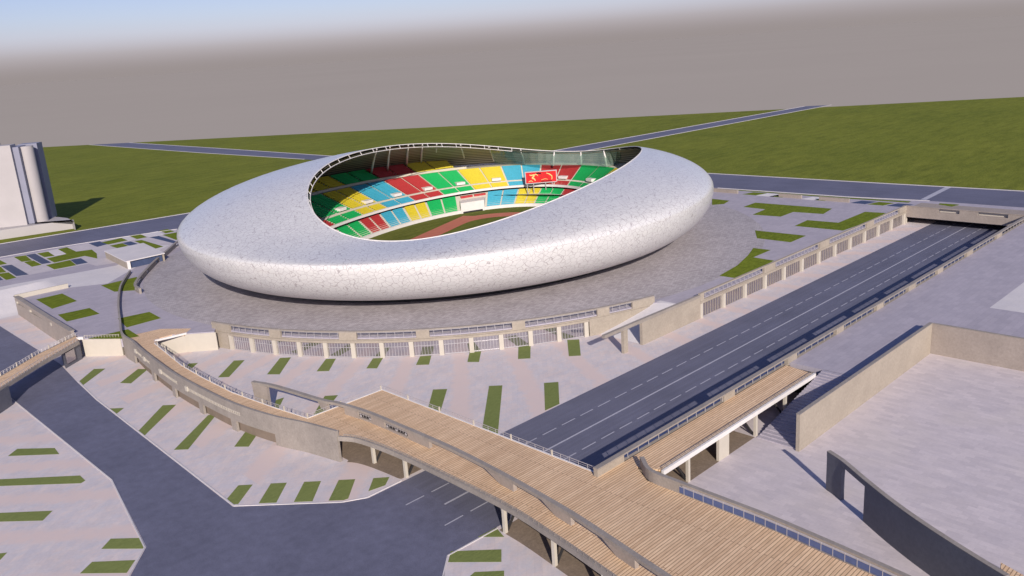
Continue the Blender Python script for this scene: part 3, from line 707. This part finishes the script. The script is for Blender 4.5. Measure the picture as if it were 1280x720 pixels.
# wall on the right edge of the footbridge
rl=smooth_line([(-1.6,-26.0),(-4.6,-30.2),(-5.0,-36.6),(-5.2,-46),(-5.5,-55),(-7.2,-72),(-10,-92),(-13,-110)],5)
parapet('footbridge_parapet','grey parapet with a blue railed slot along the right edge of the timber footbridge','parapet',rl,T+.02,7.75,.8,[(0,11.9),(95,100)],'greycon',cope_h=.42,rail_step=1.9,side=1,sill=.1,cope=0)
# long platform beside the expressway
g=thing('timber_platform','long narrow timber platform on cream posts beside the expressway parapet','platform',(28,-30,T))
link('edge_beam',wall(NB(),[(-.4,-30.1),(57.0,-30.1)],.5,T-.75,T+.16),MAT['white'],g)
thin_rail('railing',g,[(-.2,-30.0),(56.6,-30.0)],T+.1,.65,1.5,'greycon',caps=False)
link('soffit',box(NB(),(27.9,-26.1,T-.45),(57,7.0,.25)),MAT['brown'],g)
for u,w_ in ((8,.62),(19.9,3.6),(32.2,.62),(44.3,.62)):
    link('post',box(NB(),(u,-29.75,2.45),(w_,.6,5.0)),MAT['cream'],g)
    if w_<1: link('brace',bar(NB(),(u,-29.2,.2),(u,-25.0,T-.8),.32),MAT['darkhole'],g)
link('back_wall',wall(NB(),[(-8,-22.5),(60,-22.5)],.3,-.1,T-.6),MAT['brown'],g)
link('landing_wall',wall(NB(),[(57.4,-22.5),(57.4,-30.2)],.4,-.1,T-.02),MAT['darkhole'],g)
# brown sheets that paint the shade under the decks onto the paving
struct('under_deck_shade',prism(NB(),[(-6,-30.0),(31.5,-30.0),(31.5,-22.7),(-6,-22.7)],-.1,.03),MAT['deck_shade'])
ne=[p for p in nearE if 14.2<p[1]<29.5]; struct('under_deck_shade',prism(NB(),[(-27.6,29.5)]+ne+[(-25.6,14.2),(-9.5,14.2),(-9.5,42.5),(-27.4,42.5)],-.1,.03),MAT['deck_shade'])
ne=[p for p in nearE if -95<p[1]<-14.2]; struct('under_deck_shade',prism(NB(),[(-26.1,-14.2)]+ne+[(-9.5,-95),(-7,-72),(-5.5,-40),(-5.5,-22.7),(-9.5,-14.2)],-.1,.03),MAT['deck_shade'])
# stairs from the court up to the terrace
g=thing('stone_staircase','broad flight of grey steps in shade between the court wall and the timber platform','stairs',(32,-35,0))
steps=NB(); n=26
for i in range(n):
    t=i/n; u0=31.6+(60.2-31.6)*t; z1=T*(i+1)/n
    land=(i in (8,17))
    box(steps,((u0+60.3)/2,-34.75,z1-T/n/2),(60.3-u0,8.6,T/n))
link('step_flight',steps,MAT['terrace'],g)
# court walls
g=thing('court_wall','high beige wall of the sunken court running beside the staircase','wall',(32,-39.5,0))
link('wall_panel',wall(NB(),[(31.0,-39.6),(98.3,-39.6)],.75,-.1,7.9),MAT['concrete'],g)
link('coping',wall(NB(),[(30.9,-39.6),(98.5,-39.6)],.85,7.901,8.02),MAT['greycon'],g)
g=thing('court_wall','brownish end wall of the sunken court meeting the taller beige wall at a corner','wall',(99,-60,0))
link('wall_panel',wall(NB(),[(98.6,-40.0),(98.6,-300)],.7,-.1,7.8),MAT['concrete2'],g)
link('coping',wall(NB(),[(98.6,-40.0),(98.6,-300)],.8,7.801,7.92),MAT['greycon'],g)
# freestanding slate wall with an opening
sw=smooth_line([(20.9,-50.6),(18.9,-54.3),(14.8,-60.1),(10.6,-66.5),(6.5,-73.9),(1.8,-84.0),(-3.5,-97),(-8,-112)],5)
g=thing('freestanding_wall','dark slate freestanding curved wall with a square opening near its tip in the pale court','wall',(14.8,-60.1,0))
def cut(line,y0,y1):
    def at(y):
        for i in range(len(line)-1):
            a,b=line[i],line[i+1]
            if (a[1]-y)*(b[1]-y)<=0 and a[1]!=b[1]: t=(y-a[1])/(b[1]-a[1]); return (a[0]+(b[0]-a[0])*t,y)
        return min((line[0],line[-1]),key=lambda p:abs(p[1]-y))
    return [at(y0)]+[p for p in line if min(y0,y1)+.05<p[1]<max(y0,y1)-.05]+[at(y1)]
link('tip_pier',wall(NB(),cut(sw,-50.65,-54.3),.7,-.05,6.55),MAT['darkcon'],g)
link('wall_panel',wall(NB(),cut(sw,-60.1,-85.0),.7,-.05,6.55),MAT['darkcon'],g)
link('beam',wall(NB(),cut(sw,-50.62,-85.0),.74,6.551,7.5),MAT['darkcon'],g)
link('coping',wall(NB(),cut(sw,-50.62,-85.0),.80,7.501,7.62),MAT['greycon'],g)
dk=link('side_deck',prism(NB(),[P(1251,703,1.5),P(1285,722,1.5),P(1290,760,1.5),P(1252,740,1.5)],-.1,1.5),MAT['wood']); tag(dk,'scrap of timber deck at the photo corner behind the end of the slate wall','deck')
# curved wooden path with its outer wall
g=thing('curved_walkway','curved timber walkway sweeping from the footbridge up to the stadium forecourt','walkway',(-32,90,T))
wp=inner+[(-22,130.0),(-26,134.4),(-30.4,141)]
link('deck',prism(NB(),[(-27.8,43.39)]+inner[1:-1]+[(-24,130.2),(-20,130.0),(-18,127.0),(-14,131),(-20,139),(-29.9,140.9)]+outer_s[::-1][1:]+[(-26.6,28.3)],T-.4,T+.015),MAT['wood'],g)
link('soffit',prism(NB(),[(p[0]+.1,p[1]) for p in inner[:-1]]+outer_s[::-1][8:],T-.9,T-.41),MAT['brown'],g)
link('edge_beam',wall(NB(),inner[:-1],.3,T-.95,T+.12),MAT['white'],g)
thin_rail('railing',g,smooth_line(inner[:-1],3),T+.1,1.0,1.6,'metal')
cw=thing('curved_wall','tall grey curved outer wall of the timber walkway with shaded recesses at its foot','wall',(-35,90,0))
full=smooth_line([(3.6,222.8),(-3.5,210),(-9.6,197.9),(-18.2,176.5),(-25.3,156.2),(-30.4,141)]+outer[::-1][1:],5)
lowz=[T-.2 if p[1]>143 else (2.7) for p in full]
link('band',wall(NB(),full,.6,lowz,[7.0]*len(full),0),MAT['greycon'],cw)
link('solid_end',wall(NB(),cut(full,48.5,29.2),.58,-.1,2.71),MAT['greycon'],cw)
link('solid_start',wall(NB(),cut(full,142,131),.58,-.1,2.71),MAT['greycon'],cw)
for y in (113.5,97.0,80.5,64.5):
    link('foot_pier',wall(NB(),cut(full,y,y-2.2),.58,-.1,2.71),MAT['greycon'],cw)
rec=[(p[0]+.75,p[1]) for p in cut(full,131,48.5)]
link('recess_wall',wall(NB(),rec,.3,-.1,T-.9),MAT['brown'],cw)
for y0,y1 in ((127,121),(118,113.5),(104,92),(86,60)):
    l=[(p[0]-.34,p[1]) for p in cut(full,y0,y1)]
    bm=wall(NB(),l,.12,5.15,5.27); wall(bm,l,.12,4.5,4.6)
    for (x,y,a) in along(l,.75,.2): box(bm,(x,y,4.9),(.12,.12,.5),a)
    r=link('cream_railing',bm,MAT['cream'],cw)
    x,y=l[0]; sub('bracket',box(NB(),(x-.1,y,4.9),(.35,1.3,1.2)),MAT['cream'],r)
l=cut(full,219,180)
# inner curved wall close to the stadium
iw=smooth_line([(-6.5,187.5),(-5.0,195.7),(2,208),(10.2,220.3),(17,230),(27,243),(38,257.5),(48,268)],5)
g=parapet('curved_parapet','short dark curved parapet with small openings left of the stadium shell','parapet',iw,T,7.6,.8,[(0,3),(22,31),(35,47),(52,80)],'greycon',cope_h=.4,pane=False)
# left retaining wall round the small terrace
g=thing('retaining_wall','beige L-shaped retaining wall with bracketed ledges round the small left terrace','wall',(-38,190,0))
wl=[(-36.9,222.6),(-38.3,183.2),(-38.9,157.8)]
link('front_wall',wall(NB(),wl,.9,-.2,6.75),MAT['concrete2'],g)
link('back_wall',wall(NB(),[(-37.3,222.6),(-19.4,222.3)],.7,-.2,7.3),MAT['cream'],g)
link('coping',wall(NB(),wl,1.5,6.751,6.95),MAT['greycon'],g)
for y0,y1 in ((219,205),(202,183),(178.5,164)):
    f=lambda y:-38.3-(y-183.2)*(-1.4/39.4)*-1 if y<183.2 else -38.3+(y-183.2)*1.4/39.4
    bm=box(NB(),((f(y0)+f(y1))/2-.55,(y0+y1)/2,4.9),(.3,abs(y1-y0),.16)); o=link('ledge',bm,MAT['greycon'],g)
    sub('bracket',box(NB(),(f(y0)-.6,y0,5.1),(.5,1.3,1.0)),MAT['cream'],o)
# cream walls that close the plaza
g=thing('cream_wall','cream panel wall left of the curved grey wall below the lawn edge','wall',(-34,146,0))
link('panel',wall(NB(),[(-38.2,150.7),(-30.9,141.6)],.5,-.1,5.35),MAT['cream'],g)
thin_rail('railing',g,[(-38.0,150.6),(-31.0,141.9)],T,.9,.9,'cream',caps=False)
g=thing('cream_wall','cream panel wall between the timber walkway and the curved glass gallery','wall',(-14,124,0))
link('panel',wall(NB(),[(-26.5,133.5),(-17.5,127.8),(-10.9,121.5)],.5,-.1,5.45),MAT['cream'],g)
link('coping',wall(NB(),[(-26.0,128.6),(-17.2,127.2)],.5,T-.2,T+.35),MAT['white'],g)
# footbridge at the left border
g=thing('narrow_footbridge','narrow timber footbridge with pale rails over the street at the left border','bridge',(-54,140,T))
nA=[(-112,82.5),(-76,117.5),(-67.0,125.5),(-54.8,137.1),(-40.2,149.0)]; nB=[(-110,92.2),(-74.5,126.5),(-64.5,135.4),(-52,146.6),(-38.8,155.5)]
link('deck',prism(NB(),nA+nB[::-1],T-.35,T+.01),MAT['wood'],g)
link('edge_beam',wall(NB(),nA,.4,T-.9,T+.12),MAT['greycon'],g); link('edge_beam',wall(NB(),nB,.4,T-.9,T+.12),MAT['greycon'],g)
thin_rail('railing',g,nA,T+.1,1.0,1.4,'metal',caps=False); thin_rail('railing',g,nB,T+.1,1.0,1.4,'white')
link('abutment',prism(NB(),[(-46.2,144.7),(-40.0,149.6),(-39,154.4),(-45.2,150.2)],-.1,T-.4),MAT['darkcon'],g)
sub('abutment_window',wall(NB(),[(-45.6,144.9),(-42.4,147.4)],.3,1.2,4.4),MAT['panedark'],g.children[-1])
link('abutment',prism(NB(),[(-70,122),(-64.8,127),(-63.8,133.5),(-69,129)],-.1,T-.4),MAT['darkcon'],g)
link('abutment',prism(NB(),[(-108,87.5),(-102,93.5),(-101.4,99),(-107.6,93)],-.1,T-.4),MAT['darkcon'],g)
g=thing('gate_portal','small cream doorway portal under the right end of the narrow footbridge','portal',(-40,150,0))
for q in (P(101.5,445.5,0),P(109.5,445,0)): link('jamb',box(NB(),(q[0],q[1],2.65),(.7,.7,5.3),R(-50)),MAT['cream'],g)
qa,qb=P(101.5,445.5,0),P(109.5,445,0); link('lintel',wall(NB(),[qa,qb],.9,5.31,6.1),MAT['white'],g)
# entrance hood behind the left garden
g=thing('entrance_hood','wedge shaped concrete stair hood with a pale flat roof beside the left garden beds','entrance',(8,245,T))
h0,h1,h2,h3=(10.2,270.0),(6.0,231.5),(20,234.0),(24,268)
link('roof',prism(NB(),[(8.4,262),(5.6,231.2),(21.5,231.5),(25,262)],[8.6]*4,[9.0]*4),MAT['path'],g)
link('side_wall',prism(NB(),[(8.6,262),(6.0,231.6),(6.8,231.6),(9.4,262)],T-.1,8.59),MAT['concrete'],g)
link('side_wall',prism(NB(),[(20.6,232),(21.3,232),(24.6,262),(23.9,262)],T-.1,8.59),MAT['concrete'],g)
fw=link('front_frame',box(NB(),(6.6,231.6,7.1),(1.1,1.1,3.2)),MAT['white'],g)
for k in range(3):
    sub('wall_opening',wall(NB(),[(8.45-k*.78,257-k*8.4),(7.95-k*.78,251.5-k*8.4)],.16,6.6,8.2),MAT['cream'],g.children[1])
link('glass_front',wall(NB(),[(7.2,232.2),(20.5,232.4)],.15,T,8.55),MAT['pool'],g)
# tower block at the left border
pod=[P(-75,311,T),P(94,285.5,T),P(91.6,271.5,10.3),P(-40,285,10.3)]
g=thing('tower_block','pale high rise of upright slabs on a low podium at the left border','tower',(0,385,T))
link('podium',prism(NB(),[(-70,375),P(-75,311,T),P(94,285.5,T),P(92.5,276.5,10.3),P(84,272.5,10.3),P(66,270.5,10.3),(-70,440)],T-.1,10.3),MAT['tower_white'],g)
b0,b1,b2,b3=[Vector(P(x,y,10.3)) for x,y in ((34.4,281.0),(43,279.5),(57,275.5),(65.6,272.5))]
na=R(-32); ax=Vector((math.cos(na),math.sin(na)));ay=Vector((-ax.y,ax.x))     # slab axes
def slab(name,origin,w,d,h,m,dz=0): # origin = right front corner; extends left by w and back by d
    pts=[origin,origin+ay*d,origin+ay*d-ax*w,origin-ax*w]
    return link(name,prism(NB(),[(p.x,p.y) for p in pts],10.3,10.3+h),MAT[m],g)
def turned(name,origin,w,d,h,m,ang):
    a=Vector((math.cos(ang),math.sin(ang))); b=Vector((-a.y,a.x)); pts=[origin,origin+b*d,origin+b*d-a*w,origin-a*w]
    return link(name,prism(NB(),[(p.x,p.y) for p in pts],10.3,10.3+h),MAT[m],g)
fs=turned('front_slab',b0,62,9,48.5-8.6,'tower_white',R(-30))
turned('middle_slab',b1+Vector((.4,.5)),30,13,47.2-8.6,'tower_grey',R(-30))
bm=NB(); cc=(b1+b2)/2+Vector((1.6,3.6)); prism(bm,[(cc.x+3.7*math.cos(2*math.pi*k/40),cc.y+3.7*math.sin(2*math.pi*k/40)) for k in range(40)],10.3,48.6)
link('round_column',bm,MAT['tower_white'],g)
turned('rear_slab',b3,9,8,49.2-10.3,'tower_grey',R(-34))
bm=NB(); prism(bm,[(p.x,p.y) for p in (b0+Vector((-9,11)),b0+Vector((-3,9)),b0+Vector((-1,12)),b0+Vector((-8,14)))],49,51.2); link('roof_block',bm,MAT['tower_grey'],g)
# ------------------------------------------------------------------ lawns, garden beds, pools
def clip(pts,a,b):
    "keep the part of an outline on the left of the line a-b"
    out=[]; sd=lambda p:(b[0]-a[0])*(p[1]-a[1])-(b[1]-a[1])*(p[0]-a[0])
    for i in range(len(pts)):
        p,q=pts[i],pts[(i+1)%len(pts)]; sp,sq=sd(p),sd(q)
        if sp>=0: out.append(p)
        if sp*sq<0: t=sp/(sp-sq); out.append((p[0]+(q[0]-p[0])*t,p[1]+(q[1]-p[1])*t))
    return out
def flat_thing(name,label,cat,pts,z,m,group=None,h=.03):
    n=len(pts); c=(sum(p[0] for p in pts)/n,sum(p[1] for p in pts)/n)
    o=link(name,prism(NB(),pts,z-.05,z+h),MAT[m]); return tag(o,label,cat,group)
ORD=['first','second','third','fourth','fifth','sixth','seventh','eighth','ninth','tenth','eleventh','twelfth']
zA=lambda pts: zoom(0,320,4,pts); zB=lambda pts: zoom(200,360,4,pts); zC=lambda pts: zoom(400,380,4,pts)
zD=lambda pts: zoom(0,480,2.998,pts); zE=lambda pts: zoom(400,480,2.998,pts); zL=lambda pts: zoom(0,280,5.142,pts)
row1=[zA([(905,570),(945,538),(990,535),(950,570)]),zB([(290,447),(370,363),(423,361),(345,445)]),zB([(535,432),(600,350),(655,347),(598,432)]),zB([(783,417),(830,355),(880,353),(845,415)]),
 zB([(1032,402),(1065,352),(1115,350),(1085,402)]),zC([(480,305),(500,262),(557,258),(545,303)]),zC([(737,290),(748,240),(806,237),(795,290)]),zC([(990,275),(992,208),(1053,203),(1052,272)]),[(709,425),(724,424.3),(726,444.5),(711,445.3)]]
for i,q in enumerate(row1): flat_thing('turf_strip','green turf strip, %s from the left along the curved glass gallery'%ORD[i],'turf strip',PP(q),0,'turf','turf strips along the curved gallery')
row2=[([(341,512),(345,500),(355,497),(348,511)],'green turf strip seen through the frame of the spine wall, left of two'),([(392,518),(406,495),(422.5,494),(404,517)],'green turf strip behind the small pier where the spine wall meets the deck'),
 (zC([(535,540),(565,428),(636,425),(600,545)]),'short green turf strip in the plaza, left of three beside the timber footbridge'),(zC([(808,645),(845,410),(912,407),(889,655)]),'longest green turf strip in the plaza, middle of three beside the footbridge'),
 (zC([(1125,533),(1120,395),(1192,390),(1197,500)]),'green turf strip cut off by the expressway edge, right of three in the plaza')]
for q,l in row2: flat_thing('turf_strip',l,'turf strip',PP(q),0,'turf','turf strips by the footbridge')
row3=[(zA([(380,640),(470,565),(527,563),(410,650)]),'slanted green turf strip below the cream wall beside the narrow footbridge'),(zA([(600,635),(690,565),(740,566),(655,637)]),'slanted green turf strip running under the foot of the curved grey wall, topmost there'),
 (zD([(410,92),(465,90),(435,113)]),'tiny green turf triangle at the edge of the left street'),(zD([(515,180),(610,80),(660,78),(540,195)]),'long slanted green turf strip between the left street and the curved wall, nearer the street'),
 (zD([(652,247),(780,117),(815,110),(705,245)]),'long slanted green turf strip reaching the curved wall between two foot piers'),(zD([(878,235),(930,165),(980,165),(932,235)]),'short slanted green turf strip below the last recess of the curved wall')]
for q,l in row3: flat_thing('turf_strip',l,'turf strip',clip(clip(PP(q),(-45.4,150.6),(-49.1,111.5)),(-49.1,111.5),(-52.2,31.2)),0,'turf','turf strips left of the curved wall')
row4=[zD([(851,430),(893,380),(947,377),(885,460)]),zD([(963,458),(1015,373),(1075,370),(1030,455)]),zD([(1096,452),(1140,367),(1203,364),(1167,449)]),zE([(30,442),(70,360),(132,357),(102,440)]),zE([(172,427),(200,353),(260,349),(237,395)])]
for i,q in enumerate(row4): flat_thing('turf_strip','short wide turf strip, %s from the left of five at the street corner'%ORD[i],'turf strip',clip(clip(PP(q),(-52.0,31.9),(-37.9,16.6)),(-38.0,16.4),(-26,14.1)),0,'turf','row of five turf strips at the street corner')
row5=[(zE([(592,573),(660,538),(690,573)]),'green turf triangle beside the post under the footbridge'),(zE([(480,668),(490,627),(680,620),(680,667)]),'green turf strip at the lower border left of the footbridge posts'),(zE([(560,722),(580,705),(690,700),(690,722)]),'sliver of green turf at the very bottom border left of the footbridge')]
for q,l in row5: flat_thing('turf_strip',l,'turf strip',PP(q),0,'turf','turf strips under the footbridge')
row6=[(zD([(30,270),(65,243),(205,240),(222,263)]),'topmost green turf strip in the paving left of the street'),(zD([(-160,388),(-160,365),(300,343),(320,362),(303,372)]),'second green turf strip down in the paving left of the street, pointed at the street'),
 (zD([(-160,520),(-160,490),(197,475),(160,512)]),'third green turf strip down in the paving left of the street, with a slanted end'),(zD([(380,618),(415,580),(530,577),(555,600),(545,617)]),'green turf strip in the tip of the paving at the street bend'),
 (zD([(300,710),(345,667),(507,660),(475,708)]),'lowest green turf strip at the street bend in the bottom left'),(zD([(-60,668),(-60,642),(27,632),(0,660)]),'small green turf end at the left border near the bottom')]
for q,l in row6:
    q=PP(q)
    for a_,b_ in (((-64.0,62),(-64.0,140)),((-69.8,30.4),(-64.0,62)),((-75.3,23.2),(-69.8,30.4)),((-82.4,15.6),(-75.3,23.2))): q=clip(q,a_,b_)
    flat_thing('turf_strip',l,'turf strip',q,0,'turf','turf strips left of the street')
lawns=[(zL([(232,485),(400,447),(495,495),(335,545)]),'green lawn patch against the cream back wall on the small left terrace'),(zL([(372,583),(575,540),(640,577),(430,627)]),'green lawn patch in the middle of the small left terrace beside the wall coping'),
 (zL([(757,608),(960,565),(1035,605),(815,665)]),'green lawn patch inside the curved wall beside the tiled forecourt'),(zL([(650,395),(880,340),(885,425),(735,435)]),'green lawn patch between the two curved walls'),
 (zA([(440,413),(640,366),(697,402),(640,411)]),'green lawn wedge above the cream wall at the foot of the curved wall')]
for q,l in lawns: flat_thing('lawn_patch',l,'lawn',PP(q,T),T,'lawn','lawn patches on the left terrace')
zF=lambda pts: zoom(880,230,6,pts); zG=lambda pts: zoom(1000,230,8,pts)
lawns=[(zF([(60,112),(100,115),(190,125),(150,150),(60,157)]),'small green lawn corner touching the right flank of the stadium shell'),(zF([(385,140),(960,185),(895,225),(670,210),(575,245),(365,230),(460,190),(295,172)]),'stepped green lawn across the far end of the right terrace'),
 (zF([(680,315),(775,271)])+zG([(385,387),(650,278),(860,290),(700,372),(430,466),(320,455)]),'L-shaped green lawn beside the parapet near the street bridge'),(zF([(382,348),(765,388),(650,437),(397,407)]),'rectangular green lawn on the right edge of the round tiled forecourt'),
 (zF([(370,480),(500,495),(370,550),(525,575),(290,700),(240,707),(115,688),(250,610),(330,535)]),'pointed green lawn where the tiled forecourt meets the expressway parapet')]
for q,l in lawns: flat_thing('lawn_patch',l,'lawn',PP(q,T),T,'lawn','lawn patches on the right terrace')
# patchwork garden by the side street
beds=[('g',[(-60,235),(-10,228),(45,255),(-60,275)],'green garden bed at the left border nearest the side street'),('g',[(-60,290),(5,275),(40,310),(-60,320)],'small green garden bed at the left border left of the long dark pool'),
('d',[(5,270),(75,262),(185,325),(105,335)],'long dark blue garden pool at the left end of the patchwork garden'),('g',[(-20,322),(55,312),(105,345),(40,360)],'green garden bed below the leftmost long dark pool'),('d',[(-60,340),(-5,335),(22,360),(-40,366)],'dark blue pool corner at the left border below the green bed'),
('g',[(90,212),(165,202),(205,235),(140,243)],'small green garden bed left of the second long dark pool'),('d',[(165,200),(225,190),(330,248),(270,258)],'long dark blue garden pool between four green beds'),('g',[(240,190),(310,178),(350,205),(285,213)],'small green garden bed left of the white paved square'),
('w',[(300,175),(370,162),(425,190),(355,202)],'white paved square among the left garden beds'),('g',[(155,245),(215,235),(268,262),(205,275)],'green garden bed below the thin pale joint left of the second pool'),
('g',[(300,222),(427,193),(374,162),(430,150),(490,178),(590,165),(622,190),(625,222),(545,205),(350,248)],'large stepped green garden bed reaching the concrete stair hood'),('g',[(296,265),(450,232),(490,265),(350,292)],'green garden bed left of the small dark pool in front'),
('d',[(452,230),(520,220),(565,248),(492,262)],'small dark blue pool in front of the stepped green bed'),('d',[(570,125),(640,112),(690,130),(625,147)],'small dark blue pool beside the kerb above the stair hood'),('g',[(655,118),(780,90),(820,105),(695,132)],'green garden bed right of the pool beside the kerb'),
('w',[(783,90),(826,80),(870,98),(825,109)],'white paved slab near the kerb in the middle of the garden'),('g',[(830,75),(900,65),(945,85),(880,97)],'small green bed near the kerb right of the white slab'),('d',[(785,122),(840,112),(905,135),(845,145)],'dark blue pool, upper of two between the green garden beds by the stadium'),
('g',[(705,140),(785,124),(915,180),(855,188)],'long green bed slanting along the roof of the stair hood'),('g',[(865,110),(910,103),(1050,145),(985,162)],'long green bed slanting between the dark pools near the stadium'),('d',[(862,147),(920,137),(990,165),(935,175)],'dark blue pool, lower of two between the green garden beds by the stadium'),
('w',[(912,66),(1013,46),(1058,67),(960,83)],'large white paved slab beside the kerb near the stadium'),('d',[(960,85),(1020,77),(1130,110),(1120,125)],'long dark blue pool ending at the curved parapet by the stadium'),('g',[(1025,42),(1080,33),(1120,48),(1065,60)],'small green bed in the kerb corner close to the stadium'),('g',[(1045,70),(1160,50),(1190,98),(1130,102)],'green bed half hidden by the left flank of the stadium')]
for k,q,l in beds:
    flat_thing({'g':'garden_bed','d':'garden_pool','w':'paved_slab'}[k],l,{'g':'garden bed','d':'pool','w':'slab'}[k],PP(zL(q),T),T,{'g':'lawn','d':'pool','w':'path'}[k],'patchwork garden beds by the side street',{'g':.06,'d':.03,'w':.045}[k])
struct('garden_pavement',poly(NB(),PP(zL([(-120,250),(200,190),(560,125),(1130,18),(1150,150),(820,235),(620,270),(570,255),(-120,385)]),T),T+.002),MAT['garden'])
# verge along the cross street: low walls, slabs and pools
for (a,b,l) in ((117,103,'low brown planter wall behind the stadium flank, first of the row by the cross street'),(81.5,70.5,'low brown planter wall beside two white slabs by the cross street'),(62,48.5,'longest low brown planter wall at the far side of the right terrace')):
    g=thing('planter_wall',l,'planter wall',(246,a,T),'low planter walls by the cross street')
    link('wall_panel',box(NB(),(246.2,(a+b)/2,T+.75),(1.0,a-b,1.5)),MAT['concrete2'],g); link('coping',box(NB(),(246.2,(a+b)/2,T+1.56),(1.15,a-b+.1,.12)),MAT['concrete'],g)
verge=[('g',100,93,'small green verge bed right of the first planter wall by the cross street'),('w',92.5,84,'white paved slab beside the cross street, left of two'),('g',86,79.5,'green verge bed right of the left white slab by the cross street'),('w',70,63.5,'pale pink paved slab beside the cross street'),('g',64,59,'small olive verge bed between the pale slab and the longest planter wall'),
('d',47.5,41,'dark blue verge pool, left of two near the street bridge'),('g',40,33.5,'green verge bed between the two dark pools near the street bridge'),('d',32,25.5,'dark blue verge pool, right of two near the street bridge')]
for k,a,b,l in verge:
    o=4 if k!='w' else 1
    flat_thing({'g':'garden_bed','d':'garden_pool','w':'paved_slab'}[k],l,{'g':'garden bed','d':'pool','w':'slab'}[k],[(245.2,a),(245.2,b),(252.0,b-2),(252.0,a-2)],T,{'g':'lawn','d':'pool','w':'white'}[k],'verge beds by the cross street',.05)
struct('verge_grass',strip(NB(),[(255,112),(256.6,54),(258.6,27)],[(253.2,112),(253.8,54),(255.4,27)],T+.01),MAT['lawn'])
q=[(1234,386),(1290,349),(1310,395),(1280,391)]
struct('pale_terrace_square',poly(NB(),[(125,-44.8),(168,-44.8),(168,-95),(125.6,-95)],T+.006),MAT['path'])
gp=[(252,10),(259,8.5),(258,18),(253,19)]
flat_thing('garden_bed','small green bed on top of the street bridge','garden bed',[(253.5,9),(259.0,8),(258.6,15.5),(256,15)],T+.05,'lawn','verge beds by the cross street',.06)
# ------------------------------------------------------------------ light
SUN_AZ,SUN_EL=R(56+180),R(25)
to_sun=Vector((math.cos(SUN_AZ)*math.cos(SUN_EL),math.sin(SUN_AZ)*math.cos(SUN_EL),math.sin(SUN_EL)))
sl=bpy.data.lights.new('sun','SUN'); sl.energy=4.95; sl.angle=R(.5); sl.color=(1.0,.90,.78)
so=bpy.data.objects.new('sun',sl); COL.objects.link(so); so.rotation_euler=(-to_sun).to_track_quat('-Z','Y').to_euler()
w=bpy.data.worlds.new('World'); scene.world=w; w.use_nodes=True; nt=w.node_tree
bg=nt.nodes['Background']; out=nt.nodes['World Output']
sky=nt.nodes.new('ShaderNodeTexSky'); sky.sky_type='NISHITA'; sky.sun_disc=False; sky.sun_elevation=SUN_EL
sky.sun_rotation=math.atan2(to_sun.x,to_sun.y); sky.air_density=1.0; sky.dust_density=.6; sky.ozone_density=1.6; sky.altitude=200
tint=nt.nodes.new('ShaderNodeMix'); tint.data_type='RGBA'; tint.blend_type='MULTIPLY'; tint.inputs[0].default_value=1; tint.inputs[7].default_value=(.63,.60,.83,1)
nt.links.new(sky.outputs[0],tint.inputs[6]); nt.links.new(tint.outputs[2],bg.inputs[0]); bg.inputs[1].default_value=.125
hz=nt.nodes.new('ShaderNodeBackground'); HAZE=(.340,.297,.294); hz.inputs[0].default_value=(*HAZE,1); hz.inputs[1].default_value=.97
tc=nt.nodes.new('ShaderNodeTexCoord'); sx=nt.nodes.new('ShaderNodeSeparateXYZ'); nt.links.new(tc.outputs['Generated'],sx.inputs[0])
mr=nt.nodes.new('ShaderNodeMapRange'); mr.interpolation_type='SMOOTHSTEP'; mr.inputs['From Min'].default_value=-.0005; mr.inputs['From Max'].default_value=.062
nt.links.new(sx.outputs[2],mr.inputs['Value'])
hr=nt.nodes.new('ShaderNodeValToRGB'); e=hr.color_ramp.elements; e[0].position=0; e[0].color=(*HAZE,1); e[1].position=.75; e[1].color=(.55,.52,.66,1)
m_=e.new(.30); m_.color=(.40,.355,.385,1); nt.links.new(mr.outputs[0],hr.inputs[0]); nt.links.new(hr.outputs[0],hz.inputs[0])
ms=nt.nodes.new('ShaderNodeMixShader'); nt.links.new(mr.outputs[0],ms.inputs[0]); nt.links.new(hz.outputs[0],ms.inputs[1]); nt.links.new(bg.outputs[0],ms.inputs[2]); nt.links.new(ms.outputs[0],out.inputs[0])
vs=scene.view_settings; vs.view_transform='Standard'; vs.look='None'; vs.exposure=0.0; vs.gamma=1.0
for r in ROOTS:
    if '_base' in r: del r['_base']
